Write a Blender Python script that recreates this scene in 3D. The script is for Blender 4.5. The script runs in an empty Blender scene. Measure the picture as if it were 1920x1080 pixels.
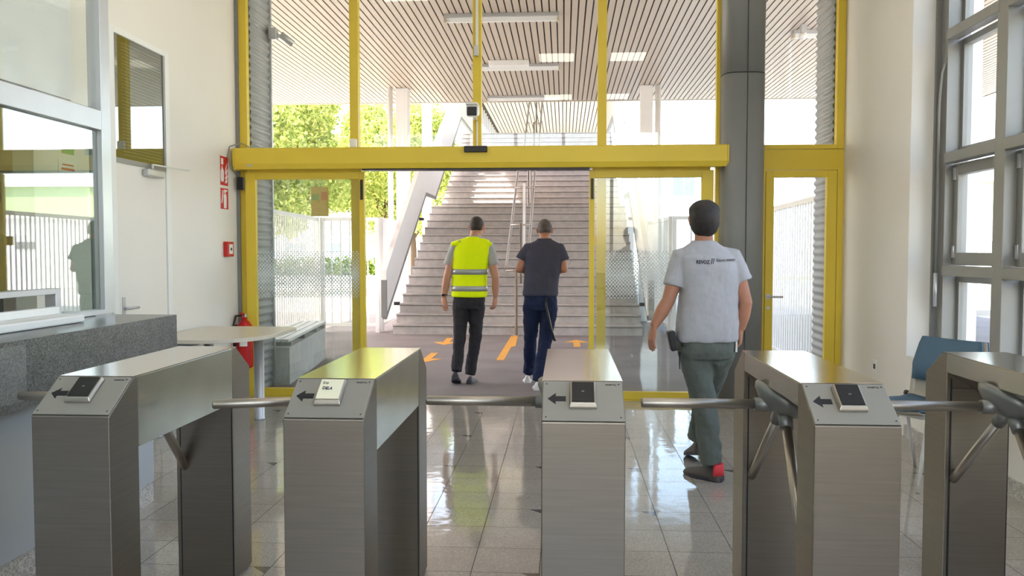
import bpy, bmesh, math, random
from mathutils import Vector, Matrix
random.seed(7)
PI = math.pi
scene = bpy.context.scene
COL = scene.collection
V = Vector

# ------------------------------------------------------------------ camera, sky, sun, exposure
cd = bpy.data.cameras.new('camera'); cam = bpy.data.objects.new('camera', cd); COL.objects.link(cam)
cam.location = (0, 0, 1.41)
cam.rotation_euler = (PI/2 - 0.0443, 0, 0.0626)
cd.sensor_width = 36; cd.lens = 1554.1/1920*36; cd.clip_end = 400; cd.clip_start = 0.05
scene.camera = cam
w = bpy.data.worlds.new('world'); scene.world = w; w.use_nodes = True
nt = w.node_tree; nt.nodes.clear()
sky = nt.nodes.new('ShaderNodeTexSky'); sky.sky_type = 'NISHITA'; sky.sun_disc = False
sky.sun_elevation = math.radians(52); sky.sun_rotation = math.radians(250); sky.air_density = 1.0; sky.dust_density = 2.2; sky.ozone_density = 0.6
bg = nt.nodes.new('ShaderNodeBackground'); bg.inputs[1].default_value = 0.40
ow = nt.nodes.new('ShaderNodeOutputWorld')
wb_ = nt.nodes.new('ShaderNodeVectorMath'); wb_.operation = 'MULTIPLY'; wb_.inputs[1].default_value = (1.13, .99, .90)
nt.links.new(sky.outputs[0], wb_.inputs[0]); nt.links.new(wb_.outputs[0], bg.inputs[0]); nt.links.new(bg.outputs[0], ow.inputs[0])
sl = bpy.data.lights.new('sun', 'SUN'); sl.energy = 5.2; sl.angle = math.radians(0.6); sl.color = (1, 0.95, 0.86)
sun = bpy.data.objects.new('sun', sl); COL.objects.link(sun)
sun.rotation_euler = V((0.46, 0.36, -0.81)).to_track_quat('-Z', 'Y').to_euler()
scene.view_settings.view_transform = 'Standard'; scene.view_settings.look = 'None'
scene.view_settings.gamma = 1; scene.view_settings.use_curve_mapping = False
scene.view_settings.exposure = 1.85
scene.cycles.max_bounces = 10; scene.cycles.transparent_max_bounces = 24
scene.cycles.diffuse_bounces = 5; scene.cycles.glossy_bounces = 5
scene.cycles.use_denoising = True
scene.cycles.sample_clamp_indirect = 6

# ------------------------------------------------------------------ helpers
def srgb(r, g, b):
    f = lambda c: (c/255/12.92) if c/255 <= 0.04045 else ((c/255+0.055)/1.055)**2.4
    return (f(r), f(g), f(b), 1)
def mat(name, col, rough=0.5, metal=0.0, spec=0.5, bump=0.0, bscale=200, var=0.0, vscale=6, stretch=None, emis=None, estr=0):
    m = bpy.data.materials.new(name); m.use_nodes = True; t = m.node_tree; b = t.nodes['Principled BSDF']
    c = srgb(*col)
    b.inputs['Base Color'].default_value = c; b.inputs['Roughness'].default_value = rough
    b.inputs['Metallic'].default_value = metal; b.inputs['Specular IOR Level'].default_value = spec
    if var or bump:
        tc = t.nodes.new('ShaderNodeTexCoord'); mp = t.nodes.new('ShaderNodeMapping')
        if stretch: mp.inputs['Scale'].default_value = stretch
        t.links.new(tc.outputs['Object'], mp.inputs[0])
    if var:
        n = t.nodes.new('ShaderNodeTexNoise'); n.inputs['Scale'].default_value = vscale; n.inputs['Detail'].default_value = 5
        t.links.new(mp.outputs[0], n.inputs[0])
        mr = t.nodes.new('ShaderNodeMapRange'); mr.inputs[1].default_value = .3; mr.inputs[2].default_value = .7
        mr.inputs[3].default_value = 1-var; mr.inputs[4].default_value = 1+var
        t.links.new(n.outputs['Fac'], mr.inputs[0])
        mx = t.nodes.new('ShaderNodeVectorMath'); mx.operation = 'SCALE'; mx.inputs[0].default_value = c[:3]
        t.links.new(mr.outputs[0], mx.inputs['Scale']); t.links.new(mx.outputs[0], b.inputs['Base Color'])
    if bump:
        n = t.nodes.new('ShaderNodeTexNoise'); n.inputs['Scale'].default_value = bscale; n.inputs['Detail'].default_value = 4
        t.links.new(mp.outputs[0], n.inputs[0])
        bp = t.nodes.new('ShaderNodeBump'); bp.inputs['Strength'].default_value = bump; bp.inputs['Distance'].default_value = 0.01
        t.links.new(n.outputs['Fac'], bp.inputs['Height']); t.links.new(bp.outputs[0], b.inputs['Normal'])
    if emis:
        b.inputs['Emission Color'].default_value = srgb(*emis); b.inputs['Emission Strength'].default_value = estr
    return m
def glass(name, tint=(0.97, 0.985, 0.975), rough=0.0, base=.045, gain=1.0):
    m = bpy.data.materials.new(name); m.use_nodes = True; t = m.node_tree; t.nodes.clear()
    def mt(op, a, b=None):
        n = t.nodes.new('ShaderNodeMath'); n.operation = op
        for i, v in enumerate((a, b)):
            if v is None: continue
            if isinstance(v, (int, float)): n.inputs[i].default_value = v
            else: t.links.new(v, n.inputs[i])
        return n.outputs[0]
    o = t.nodes.new('ShaderNodeOutputMaterial'); mx = t.nodes.new('ShaderNodeMixShader')
    tr = t.nodes.new('ShaderNodeBsdfTransparent'); gl = t.nodes.new('ShaderNodeBsdfGlossy')
    tr.inputs[0].default_value = (*tint, 1); gl.inputs[0].default_value = (1, 1, 1, 1); gl.inputs['Roughness'].default_value = rough
    g = t.nodes.new('ShaderNodeNewGeometry'); dt = t.nodes.new('ShaderNodeVectorMath'); dt.operation = 'DOT_PRODUCT'
    t.links.new(g.outputs['Incoming'], dt.inputs[0]); t.links.new(g.outputs['True Normal'], dt.inputs[1])
    c = mt('ABSOLUTE', dt.outputs['Value']); f = mt('ADD', mt('MULTIPLY', mt('POWER', mt('SUBTRACT', 1.0, c), 5.0), (1-base)*gain), base)
    t.links.new(f, mx.inputs[0]); t.links.new(tr.outputs[0], mx.inputs[1]); t.links.new(gl.outputs[0], mx.inputs[2]); t.links.new(mx.outputs[0], o.inputs[0])
    return m

class MB:
    """collects shapes, then links them as one mesh object"""
    def __init__(s): s.bm = bmesh.new(); s.sm = []
    def box(s, x0, x1, y0, y1, z0, z1, rot=None, piv=None):
        vs = [V((x, y, z)) for z in (z0, z1) for y in (y0, y1) for x in (x0, x1)]
        if rot is not None:
            piv = V(piv) if piv else V(((x0+x1)/2, (y0+y1)/2, (z0+z1)/2)); vs = [piv + rot @ (v-piv) for v in vs]
        b = [s.bm.verts.new(v) for v in vs]
        for f in ((0,2,3,1), (4,5,7,6), (0,1,5,4), (2,6,7,3), (0,4,6,2), (1,3,7,5)): s.bm.faces.new([b[i] for i in f])
        return s
    def prism(s, pts, d):          # closed outline (3D points) pushed by vector d
        d = V(d); a = [s.bm.verts.new(V(p)) for p in pts]; b = [s.bm.verts.new(V(p)+d) for p in pts]; n = len(pts)
        s.bm.faces.new(a[::-1]); s.bm.faces.new(b)
        for i in range(n): s.bm.faces.new([a[i], a[(i+1) % n], b[(i+1) % n], b[i]])
        return s
    def loft(s, rings, smooth=True, closed=False):
        R = [[s.bm.verts.new(V(p)) for p in r] for r in rings]; n = len(R[0]); fs = []
        for k in range(len(R) - (0 if closed else 1)):
            A, B = R[k], R[(k+1) % len(R)]
            for i in range(n): fs.append(s.bm.faces.new([A[i], A[(i+1) % n], B[(i+1) % n], B[i]]))
        if smooth:
            for f in fs: f.smooth = True
        if not closed: s.bm.faces.new(R[0][::-1]); s.bm.faces.new(R[-1])
        return s
    def tube(s, pts, rad, seg=12, flat=1.0, up=None, round_ends=False):
        pts = [V(p) for p in pts]; n = len(pts)
        if not hasattr(rad, '__len__'): rad = [rad]*n
        if round_ends:
            d0 = (pts[0]-pts[1]).normalized(); d1 = (pts[-1]-pts[-2]).normalized()
            r0 = rad[0] if not isinstance(rad[0], tuple) else min(rad[0]); r1 = rad[-1] if not isinstance(rad[-1], tuple) else min(rad[-1])
            sc = lambda r, k: (r[0]*k, r[1]*k) if isinstance(r, tuple) else r*k
            pts = [pts[0]+d0*r0*.9, pts[0]+d0*r0*.6] + pts + [pts[-1]+d1*r1*.6, pts[-1]+d1*r1*.9]
            rad = [sc(rad[0], .4), sc(rad[0], .8)] + list(rad) + [sc(rad[-1], .8), sc(rad[-1], .4)]; n = len(pts)
        rings = []; u = V(up) if up else None
        for i in range(n):
            t = (pts[min(i+1, n-1)]-pts[max(i-1, 0)]).normalized()
            if u is None: u = V((0, 0, 1)) if abs(t.z) < .9 else V((0, 1, 0))
            uu = (u - t*u.dot(t)).normalized(); vv = t.cross(uu); u = uu
            r = rad[i]; a, b = r if isinstance(r, tuple) else (r*flat, r)
            rings.append([pts[i] + vv*(math.cos(2*PI*k/seg)*b) + uu*(math.sin(2*PI*k/seg)*a) for k in range(seg)])
        return s.loft(rings)
    def lathe(s, c, prof, seg=24, axis='z'):
        c = V(c); rings = []
        for r, h in prof:
            ring = []
            for k in range(seg):
                a = 2*PI*k/seg; p = V((math.cos(a)*r, math.sin(a)*r, h))
                if axis == 'y': p = V((p.x, p.z, -p.y))
                if axis == 'x': p = V((p.z, p.y, -p.x))
                ring.append(c+p)
            rings.append(ring)
        return s.loft(rings)
    def ball(s, c, r, seg=16, rot=None):
        r = r if hasattr(r, '__len__') else (r, r, r); m = Matrix.Translation(V(c)) @ (rot.to_4x4() if rot else Matrix.Identity(4)) @ Matrix.Diagonal((*r, 1))
        g = bmesh.ops.create_uvsphere(s.bm, u_segments=seg, v_segments=seg//2+2, radius=1, matrix=m)
        for v in g['verts']:
            for f in v.link_faces: f.smooth = True
        return s
    def build(s, name, m, parent=None, origin=None, mods=None, bevel=0, local=False):
        bmesh.ops.recalc_face_normals(s.bm, faces=s.bm.faces[:])
        me = bpy.data.meshes.new(name); o = bpy.data.objects.new(name, me)
        if parent is not None:
            off = V((0, 0, 0))
            if not local:
                p = parent
                while p: off += p.location; p = p.parent
        else:
            if origin is None:
                xs = [v.co for v in s.bm.verts]
                origin = ((min(v.x for v in xs)+max(v.x for v in xs))/2, (min(v.y for v in xs)+max(v.y for v in xs))/2, min(v.z for v in xs))
            off = V(origin)
        bmesh.ops.translate(s.bm, verts=s.bm.verts[:], vec=-off)
        s.bm.to_mesh(me); s.bm.free()
        for q in (m if isinstance(m, (list, tuple)) else [m]): me.materials.append(q)
        COL.objects.link(o)
        if parent is not None: o.parent = parent
        else: o.location = off
        if bevel:
            b = o.modifiers.new('bevel', 'BEVEL'); b.width = bevel; b.segments = 2; b.limit_method = 'ANGLE'
        return o
def tag(o, label=None, cat=None, group=None, kind=None):
    if label: o['label'] = label
    if cat: o['category'] = cat
    if group: o['group'] = group
    if kind: o['kind'] = kind
    return o
def empty(name, loc, label=None, cat=None, group=None, kind=None):
    o = bpy.data.objects.new(name, None); COL.objects.link(o); o.location = loc; o.empty_display_size = .1
    return tag(o, label, cat, group, kind)
def struct(name, mb, m, parent=None, **k):
    o = mb.build(name, m, parent, **k)
    if parent is None: o['kind'] = 'structure'
    return o
def copy_tree(o, parent=None):
    c = o.copy(); COL.objects.link(c); c.parent = parent
    for ch in [x for x in o.children]: copy_tree(ch, c)
    return c
def text(name, s, size, loc, rot, m, parent, bold=0.0, width=None, depth=0.0004, local=True):
    cu = bpy.data.curves.new(name, 'FONT'); cu.body = s; cu.size = size; cu.extrude = depth; cu.offset = bold; cu.align_x = 'CENTER'; cu.align_y = 'CENTER'
    tmp = bpy.data.objects.new('t', cu); COL.objects.link(tmp)
    bpy.context.view_layer.update()
    me = bpy.data.meshes.new_from_object(tmp.evaluated_get(bpy.context.evaluated_depsgraph_get()))
    bpy.data.objects.remove(tmp)
    xs = [v.co.x for v in me.vertices]
    if width: k = width/(max(xs)-min(xs)); me.transform(Matrix.Diagonal((k, 1, 1, 1)))
    me.transform(Matrix.Translation(V(loc)) @ rot.to_4x4())
    me.name = name; me.materials.clear(); me.materials.append(m)
    o = bpy.data.objects.new(name, me); COL.objects.link(o); o.parent = parent
    return o
def RX(a): return Matrix.Rotation(a, 3, 'X')
def RY(a): return Matrix.Rotation(a, 3, 'Y')
def RZ(a): return Matrix.Rotation(a, 3, 'Z')

# ------------------------------------------------------------------ materials
M = {}
M['wall'] = mat('white_wall_paint', (234, 230, 222), .7, bump=.05, bscale=80, var=.015, vscale=2)
M['ceil'] = mat('white_ceiling', (225, 224, 220), .85)
M['yellow'] = mat('yellow_powder_coat', (222, 194, 60), .42, var=.03, vscale=3)
M['steel_paint'] = mat('grey_painted_steel', (128, 129, 128), .45, var=.03, vscale=2)
M['frame_grey'] = mat('grey_window_aluminium', (146, 145, 140), .42, metal=.25, var=.03)
M['alu'] = mat('silver_anodised_aluminium', (196, 198, 202), .35, metal=.6, var=.03)
M['black'] = mat('black_plastic', (24, 24, 26), .4)
M['dark'] = mat('dark_grey_plastic', (52, 52, 54), .45)
M['glass'] = glass('clear_glass')
M['glass_tint'] = glass('greenish_door_glass', (.93, .95, .94))
M['glass_booth'] = glass('booth_glass', (.80, .86, .82), base=.16)
M['brushed'] = mat('brushed_stainless_steel', (134, 125, 114), .36, metal=.95, bump=.04, bscale=60, stretch=(1, 1, 40), var=.06, vscale=3)
M['brushed_top'] = mat('polished_stainless_top', (200, 194, 186), .13, metal=1, bump=.03, bscale=30, stretch=(30, 1, 1), var=.03, vscale=3)
M['brushed_side'] = mat('smudged_stainless_panel', (182, 181, 170), .24, metal=.95, bump=.06, bscale=7, var=.08, vscale=6)
M['tube'] = mat('satin_steel_tube', (182, 174, 163), .36, metal=.95)
M['hub'] = mat('cast_hub_metal', (140, 140, 138), .4, metal=.6)
M['panel_grey'] = mat('grey_satin_control_panel', (150, 147, 139), .4, metal=.2)
M['arrow_blue'] = mat('dark_navy_sticker', (22, 24, 32), .5)
M['cream'] = mat('cream_paper_cover', (238, 234, 205), .6)
M['table'] = mat('beige_laminate', (214, 206, 190), .3)
M['red'] = mat('red_enamel', (196, 24, 28), .3)
M['signred'] = mat('red_sign_print', (200, 32, 30), .5)
M['white'] = mat('white_plastic', (235, 235, 232), .45)
M['white_metal'] = mat('white_painted_metal', (232, 230, 228), .45, var=.02)
M['concrete'] = mat('grey_concrete', (190, 188, 184), .8, bump=.15, bscale=40, var=.10, vscale=5)
M['step'] = mat('grey_stone_stair', (176, 170, 166), .6, bump=.1, bscale=60, var=.12, vscale=9)
M['nosing'] = mat('dark_joint', (92, 88, 86), .8)
M['slat'] = mat('cream_aluminium_slat', (196, 181, 164), .45)
M['slatgap'] = mat('brown_gap_backing', (42, 30, 24), .9)
M['orange'] = mat('worn_orange_floor_paint', (226, 162, 62), .7, var=.10, vscale=12)
M['paleconc'] = mat('pale_sunlit_concrete', (190, 186, 178), .9, var=.08, vscale=1)
M['bluecush'] = mat('blue_grey_upholstery', (80, 108, 128), .75, bump=.1, bscale=300)
M['shell'] = mat('beige_grey_chair_shell', (168, 162, 146), .4)
M['skin'] = mat('skin', (192, 142, 118), .55, spec=.3, var=.05, vscale=9)
M['skin2'] = mat('tanned_skin', (178, 126, 102), .55, spec=.3, var=.05, vscale=9)
M['hair'] = mat('dark_brown_hair', (38, 32, 30), .55, bump=.5, bscale=260, var=.25, vscale=60, stretch=(1, 1, .2))
M['hair_short'] = mat('cropped_dark_hair', (50, 42, 38), .7, bump=.5, bscale=240, var=.2, vscale=60)
M['hair_grey'] = mat('greying_short_hair', (86, 78, 74), .7, bump=.5, bscale=240, var=.25, vscale=60)
M['eye'] = mat('eye_white', (235, 232, 228), .2); M['lip'] = mat('lips', (160, 92, 82), .5)
def cloth(name, col, fold=.5, fs=9, stretch=(1, 1, .45)):
    return mat(name, col, .85, spec=.25, bump=fold, bscale=fs, var=.04, vscale=14, stretch=stretch)
M['tee_grey'] = cloth('light_grey_cotton', (176, 176, 182), .9); M['tee_navy'] = cloth('dark_slate_cotton', (70, 70, 86), .6)
M['hivis'] = cloth('fluorescent_yellow_fabric', (234, 255, 8), .5)
M['reflect'] = mat('silver_reflective_tape', (168, 172, 172), .35, metal=.4)
M['tee_light'] = cloth('pale_grey_cotton', (170, 170, 168), .5)
M['trouser_green'] = cloth('grey_green_canvas', (98, 104, 98), 1.2); M['trouser_dark'] = cloth('charcoal_denim', (50, 48, 52), 1)
M['jeans'] = cloth('dark_blue_denim', (30, 40, 70), 1)
M['shoe_white'] = mat('white_leather', (225, 225, 225), .5); M['shoe_dark'] = mat('dark_grey_shoe', (58, 58, 66), .6); M['shoe_grey'] = mat('grey_mesh_shoe', (92, 86, 82), .8); M['shoe_red'] = mat('coral_red_heel', (230, 60, 70), .6)
M['bark'] = mat('tree_bark', (92, 74, 58), .9, bump=.6, bscale=12)
M['bench'] = mat('white_bench_slat', (214, 216, 214), .5)
M['paleblue'] = mat('pale_blue_facade', (206, 222, 232), .7); M['bglass'] = mat('dark_building_glass', (112, 130, 150), .15)
M['palegreen'] = mat('pale_green_facade', (176, 200, 150), .8)
M['grass'] = mat('grass_lawn', (120, 150, 60), .95, bump=.6, bscale=30, var=.25, vscale=3)

def node_mat(name):
    m = bpy.data.materials.new(name); m.use_nodes = True; return m, m.node_tree, m.node_tree.nodes['Principled BSDF']
def mth(t, op, a, b=None, c=None):
    n = t.nodes.new('ShaderNodeMath'); n.operation = op
    for i, v in enumerate((a, b, c)):
        if v is None: continue
        if isinstance(v, (int, float)): n.inputs[i].default_value = v
        else: t.links.new(v, n.inputs[i])
    return n.outputs[0]
def floor_material():      # polished 30 cm terrazzo tiles, thin joints, small dark triangle insets every second joint / third row
    m, t, b = node_mat('polished_terrazzo_tiles')
    g = t.nodes.new('ShaderNodeNewGeometry'); sp = t.nodes.new('ShaderNodeSeparateXYZ'); t.links.new(g.outputs['Position'], sp.inputs[0])
    x, y = sp.outputs[0], sp.outputs[1]
    u = mth(t, 'ADD', x, .7042+30); v = mth(t, 'SUBTRACT', 5.6717+30, y)
    def near(c, p, w):      # 1 within w of multiples of p
        d = mth(t, 'PINGPONG', c, p/2); return mth(t, 'LESS_THAN', d, w)
    joint = mth(t, 'MAXIMUM', near(u, .3, .0020), near(v, .3, .0018))
    # triangle: left of even joint, towards the camera from row 2 (mod 3)
    fu = mth(t, 'MODULO', mth(t, 'SUBTRACT', 60.0, u), .6); fv = mth(t, 'MODULO', mth(t, 'SUBTRACT', v, .6), .9)
    tri = mth(t, 'LESS_THAN', mth(t, 'ADD', mth(t, 'DIVIDE', fu, .082), mth(t, 'DIVIDE', fv, .078)), 1.0)
    vo = t.nodes.new('ShaderNodeTexVoronoi'); vo.inputs['Scale'].default_value = 190; t.links.new(g.outputs['Position'], vo.inputs['Vector'])
    cr = t.nodes.new('ShaderNodeValToRGB'); t.links.new(vo.outputs['Color'], cr.inputs[0])
    cr.color_ramp.elements[0].color = srgb(150, 144, 137); cr.color_ramp.elements[1].color = srgb(168, 162, 154)
    e = cr.color_ramp.elements.new(.96); e.color = srgb(184, 178, 170)
    no = t.nodes.new('ShaderNodeTexNoise'); no.inputs['Scale'].default_value = 5; t.links.new(g.outputs['Position'], no.inputs['Vector'])
    mr = t.nodes.new('ShaderNodeMapRange'); mr.inputs[3].default_value = .9; mr.inputs[4].default_value = 1.1; t.links.new(no.outputs['Fac'], mr.inputs[0])
    # per tile tone
    wn = t.nodes.new('ShaderNodeTexWhiteNoise'); cb = t.nodes.new('ShaderNodeCombineXYZ')
    t.links.new(mth(t, 'FLOOR', mth(t, 'DIVIDE', u, .3)), cb.inputs[0]); t.links.new(mth(t, 'FLOOR', mth(t, 'DIVIDE', v, .3)), cb.inputs[1]); t.links.new(cb.outputs[0], wn.inputs[0])
    tone = mth(t, 'MULTIPLY', mr.outputs[0], mth(t, 'ADD', mth(t, 'MULTIPLY', wn.outputs['Value'], .07), .965))
    sc = t.nodes.new('ShaderNodeVectorMath'); sc.operation = 'SCALE'; t.links.new(cr.outputs[0], sc.inputs[0]); t.links.new(tone, sc.inputs['Scale'])
    m1 = t.nodes.new('ShaderNodeMix'); m1.data_type = 'RGBA'; t.links.new(tri, m1.inputs[0]); t.links.new(sc.outputs[0], m1.inputs[6]); m1.inputs[7].default_value = srgb(100, 97, 96)
    m2 = t.nodes.new('ShaderNodeMix'); m2.data_type = 'RGBA'; t.links.new(joint, m2.inputs[0]); t.links.new(m1.outputs[2], m2.inputs[6]); m2.inputs[7].default_value = srgb(70, 63, 56)
    t.links.new(m2.outputs[2], b.inputs['Base Color'])
    t.links.new(mth(t, 'SUBTRACT', .7, mth(t, 'MULTIPLY', joint, .6)), b.inputs['Specular IOR Level'])
    t.links.new(mth(t, 'ADD', mth(t, 'MULTIPLY', joint, .4), .065), b.inputs['Roughness'])
    n2 = t.nodes.new('ShaderNodeTexNoise'); n2.inputs['Scale'].default_value = 9; t.links.new(g.outputs['Position'], n2.inputs['Vector'])
    bp = t.nodes.new('ShaderNodeBump'); bp.inputs['Strength'].default_value = .05; bp.inputs['Distance'].default_value = .02; t.links.new(n2.outputs['Fac'], bp.inputs['Height']); t.links.new(bp.outputs[0], b.inputs['Normal'])
    return m
def granite(name, c0, c1, c2, scale=210, rough=.25):
    m, t, b = node_mat(name)
    tc = t.nodes.new('ShaderNodeTexCoord'); vo = t.nodes.new('ShaderNodeTexVoronoi'); vo.inputs['Scale'].default_value = scale; t.links.new(tc.outputs['Object'], vo.inputs['Vector'])
    cr = t.nodes.new('ShaderNodeValToRGB'); t.links.new(vo.outputs['Color'], cr.inputs[0]); cr.color_ramp.elements[0].color = srgb(*c0); cr.color_ramp.elements[1].color = srgb(*c1)
    e = cr.color_ramp.elements.new(.9); e.color = srgb(*c2)
    no = t.nodes.new('ShaderNodeTexNoise'); no.inputs['Scale'].default_value = 14; no.inputs['Detail'].default_value = 8; t.links.new(tc.outputs['Object'], no.inputs['Vector'])
    mr = t.nodes.new('ShaderNodeMapRange'); mr.inputs[3].default_value = .7; mr.inputs[4].default_value = 1.3; t.links.new(no.outputs['Fac'], mr.inputs[0])
    sc = t.nodes.new('ShaderNodeVectorMath'); sc.operation = 'SCALE'; t.links.new(cr.outputs[0], sc.inputs[0]); t.links.new(mr.outputs[0], sc.inputs['Scale']); t.links.new(sc.outputs[0], b.inputs['Base Color'])
    b.inputs['Roughness'].default_value = rough
    return m
M['floor'] = floor_material()
M['granite'] = granite('grey_granite', (50, 51, 49), (72, 73, 70), (120, 121, 116))
M['plinth'] = granite('pale_terrazzo_plinth', (140, 136, 130), (180, 176, 168), (215, 210, 204), 160)
def asphalt():
    m, t, b = node_mat('grey_asphalt_paving')
    g = t.nodes.new('ShaderNodeNewGeometry')
    n = t.nodes.new('ShaderNodeTexNoise'); n.inputs['Scale'].default_value = 1.2; n.inputs['Detail'].default_value = 9; t.links.new(g.outputs['Position'], n.inputs['Vector'])
    cr = t.nodes.new('ShaderNodeValToRGB'); cr.color_ramp.elements[0].position = .3; cr.color_ramp.elements[1].position = .7
    cr.color_ramp.elements[0].color = srgb(116, 108, 107); cr.color_ramp.elements[1].color = srgb(138, 130, 128); t.links.new(n.outputs['Fac'], cr.inputs[0])
    t.links.new(cr.outputs[0], b.inputs['Base Color']); b.inputs['Roughness'].default_value = .75
    return m
M['asphalt'] = asphalt()
def frost_dots(zlo, zhi):  # film of staggered white dots, biggest half way up
    m = bpy.data.materials.new('white_dot_film'); m.use_nodes = True; t = m.node_tree; t.nodes.clear()
    o = t.nodes.new('ShaderNodeOutputMaterial'); mx = t.nodes.new('ShaderNodeMixShader'); tr = t.nodes.new('ShaderNodeBsdfTransparent')
    df = t.nodes.new('ShaderNodeBsdfDiffuse'); df.inputs[0].default_value = srgb(232, 236, 236); tl = t.nodes.new('ShaderNodeBsdfTranslucent'); tl.inputs[0].default_value = srgb(240, 244, 244)
    ad = t.nodes.new('ShaderNodeMixShader'); ad.inputs[0].default_value = .5; t.links.new(df.outputs[0], ad.inputs[1]); t.links.new(tl.outputs[0], ad.inputs[2])
    g = t.nodes.new('ShaderNodeNewGeometry'); sp = t.nodes.new('ShaderNodeSeparateXYZ'); t.links.new(g.outputs['Position'], sp.inputs[0])
    x = mth(t, 'ADD', sp.outputs[0], 20); z = sp.outputs[2]; P = .032; Q = .036
    def d(ox, oz):
        a = mth(t, 'SUBTRACT', mth(t, 'MODULO', mth(t, 'ADD', x, ox), P), P/2); c = mth(t, 'SUBTRACT', mth(t, 'MODULO', mth(t, 'ADD', z, oz), Q), Q/2)
        return mth(t, 'SQRT', mth(t, 'ADD', mth(t, 'MULTIPLY', a, a), mth(t, 'MULTIPLY', c, c)))
    dist = mth(t, 'MINIMUM', d(0, 0), d(P/2, Q/2))
    mid = (zlo+zhi)/2; fall = mth(t, 'DIVIDE', mth(t, 'ABSOLUTE', mth(t, 'SUBTRACT', z, mid)), (zhi-zlo)/2)
    rad = mth(t, 'SUBTRACT', .0118, mth(t, 'MULTIPLY', fall, .0055))
    t.links.new(mth(t, 'LESS_THAN', dist, rad), mx.inputs[0]); t.links.new(tr.outputs[0], mx.inputs[1]); t.links.new(ad.outputs[0], mx.inputs[2]); t.links.new(mx.outputs[0], o.inputs[0])
    return m
M['dots'] = frost_dots(.96, 1.41)

# ------------------------------------------------------------------ room shell
FY = 7.9           # inner face of the glazed front
H = 4.6
struct('floor', MB().box(-3.17, 2.95, -4.5, 7.98, -.12, 0), M['floor'])
struct('ceiling', MB().box(-6, 3.0, -4.5, 8.5, H, H+.15), M['ceil'])
struct('wall_left', MB().box(-3.3, -3.17, 4.8, 7.96, 0, H), M['wall'])
struct('wall_left_room', MB().box(-6, -5.9, -4.5, 8, 0, H).box(-6, -3.3, 7.9, 8, 0, H), M['wall'])
struct('floor_booth', MB().box(-6, -3.17, -4.5, 8, -.12, 0), M['concrete'])
struct('wall_back', MB().box(-6, 3.0, -4.62, -4.5, 0, .9).box(-6, 3.0, -4.62, -4.5, 4.3, H).box(-6, -2.4, -4.62, -4.5, .9, 4.3).box(2.4, 3.0, -4.62, -4.5, .9, 4.3), M['wall'])
wb = empty('window_18', (0, -4.56, .9), kind='structure')  # unseen rear glazing, added to let fill daylight into the hall
for k in range(5): struct('mullion', MB().box(-2.4+1.17*k, -2.32+1.17*k, -4.60, -4.52, .9, 4.3), M['frame_grey'], wb)
struct('pane', MB().box(-2.4, 2.4, -4.563, -4.557, .9, 4.3), M['glass'], wb)
struct('wall_right', MB().box(2.59, 3.1, 6.43, 8.5, 0, H), M['wall'], bevel=.004)
struct('wall_right_parapet', MB().box(2.59, 2.95, -4.5, 6.43, 0, .62), M['wall'])
struct('wall_right_top', MB().box(2.77, 3.0, -4.5, 6.43, 4.2, H), M['wall'])
struct('baseboard_right', MB().box(2.575, 2.59, -4.5, 6.41, 0, .1), M['plinth'])
struct('baseboard_left', MB().box(-3.17, -3.155, 4.8, 7.88, 0, .1), M['plinth'])

# ------------------------------------------------------------------ glazed front
def pane(x0, x1, y, z0, z1, parent, m='glass', name='pane'): return MB().box(x0, x1, y-.003, y+.003, z0, z1).build(name, M[m], parent)
w1 = empty('window_1', (-.85, FY, 2.4), kind='structure')
struct('frame', MB().box(-3.135, -3.062, FY, FY+.07, 0, H), M['yellow'], w1)
struct('edge_strip', MB().box(-3.17, -3.135, FY-.02, FY+.08, 0, H), M['steel_paint'], w1)
for a, b in ((-2.052, -1.97), (-.867, -.786), (.312, .396)): struct('mullion', MB().box(a, b, FY-.01, FY+.08, 2.36, H), M['yellow'], w1, bevel=.004)
struct('frame', MB().box(1.416, 1.448, FY, FY+.07, 0, H), M['yellow'], w1)
struct('bottom_rail', MB().box(-3.062, 1.416, FY, FY+.07, 2.20, 2.40), M['yellow'], w1)
for a, b in ((-3.062, -2.052), (-1.97, -.867), (-.786, .312), (.396, 1.416)): pane(a, b, FY+.04, 2.40, H, w1)
# fixed side lights behind the parked sliding leaves
w2 = empty('window_2', (-2.5, FY, 0), kind='structure')
struct('frame', MB().box(-2.05, -1.97, FY+.01, FY+.06, 0, 2.2).box(-3.062, -2.05, FY+.01, FY+.06, 0, .05), M['yellow'], w2)
pane(-3.062, -2.05, FY+.035, .05, 2.2, w2, 'glass_tint')
w3 = empty('window_3', (.85, FY, 0), kind='structure')
struct('frame', MB().box(.31, .395, FY+.01, FY+.06, 0, 2.2).box(.395, 1.416, FY+.01, FY+.06, 0, .05), M['yellow'], w3)
struct('glazing_bar', MB().box(.24, .395, FY+.065, FY+.085, 1.47, 1.56), M['yellow'], w3)
pane(.395, 1.416, FY+.035, .05, 2.2, w3, 'glass_tint')
def leaf(num, x0, x1, sl, sr, dx0, dx1, y=FY-.075):
    d = empty('door_%d' % num, ((x0+x1)/2, y, 0.012), kind='structure')
    f = MB().box(x0, x0+sl, y, y+.05, .012, 2.165).box(x1-sr, x1, y, y+.05, .012, 2.165).box(x0+sl, x1-sr, y, y+.05, .012, .085).box(x0+sl, x1-sr, y, y+.05, 2.098, 2.165)
    f.build('frame', M['yellow'], d, bevel=.003)
    MB().box(x0+.03, x1-.03, y+.01, y+.05, 2.165, 2.20).build('hanger_rail', M['yellow'], d)
    pane(x0+sl, x1-sr, y+.025, .085, 2.098, d, 'glass_tint')
    fm = MB().box(dx0, dx1, y+.018, y+.0195, .96, 1.41).build('dot_film', M['dots'], d); tag(fm, 'band of white dots on the glass')
    return d
d1 = leaf(1, -3.06, -1.90, .10, .05, -2.96, -1.95)
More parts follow.
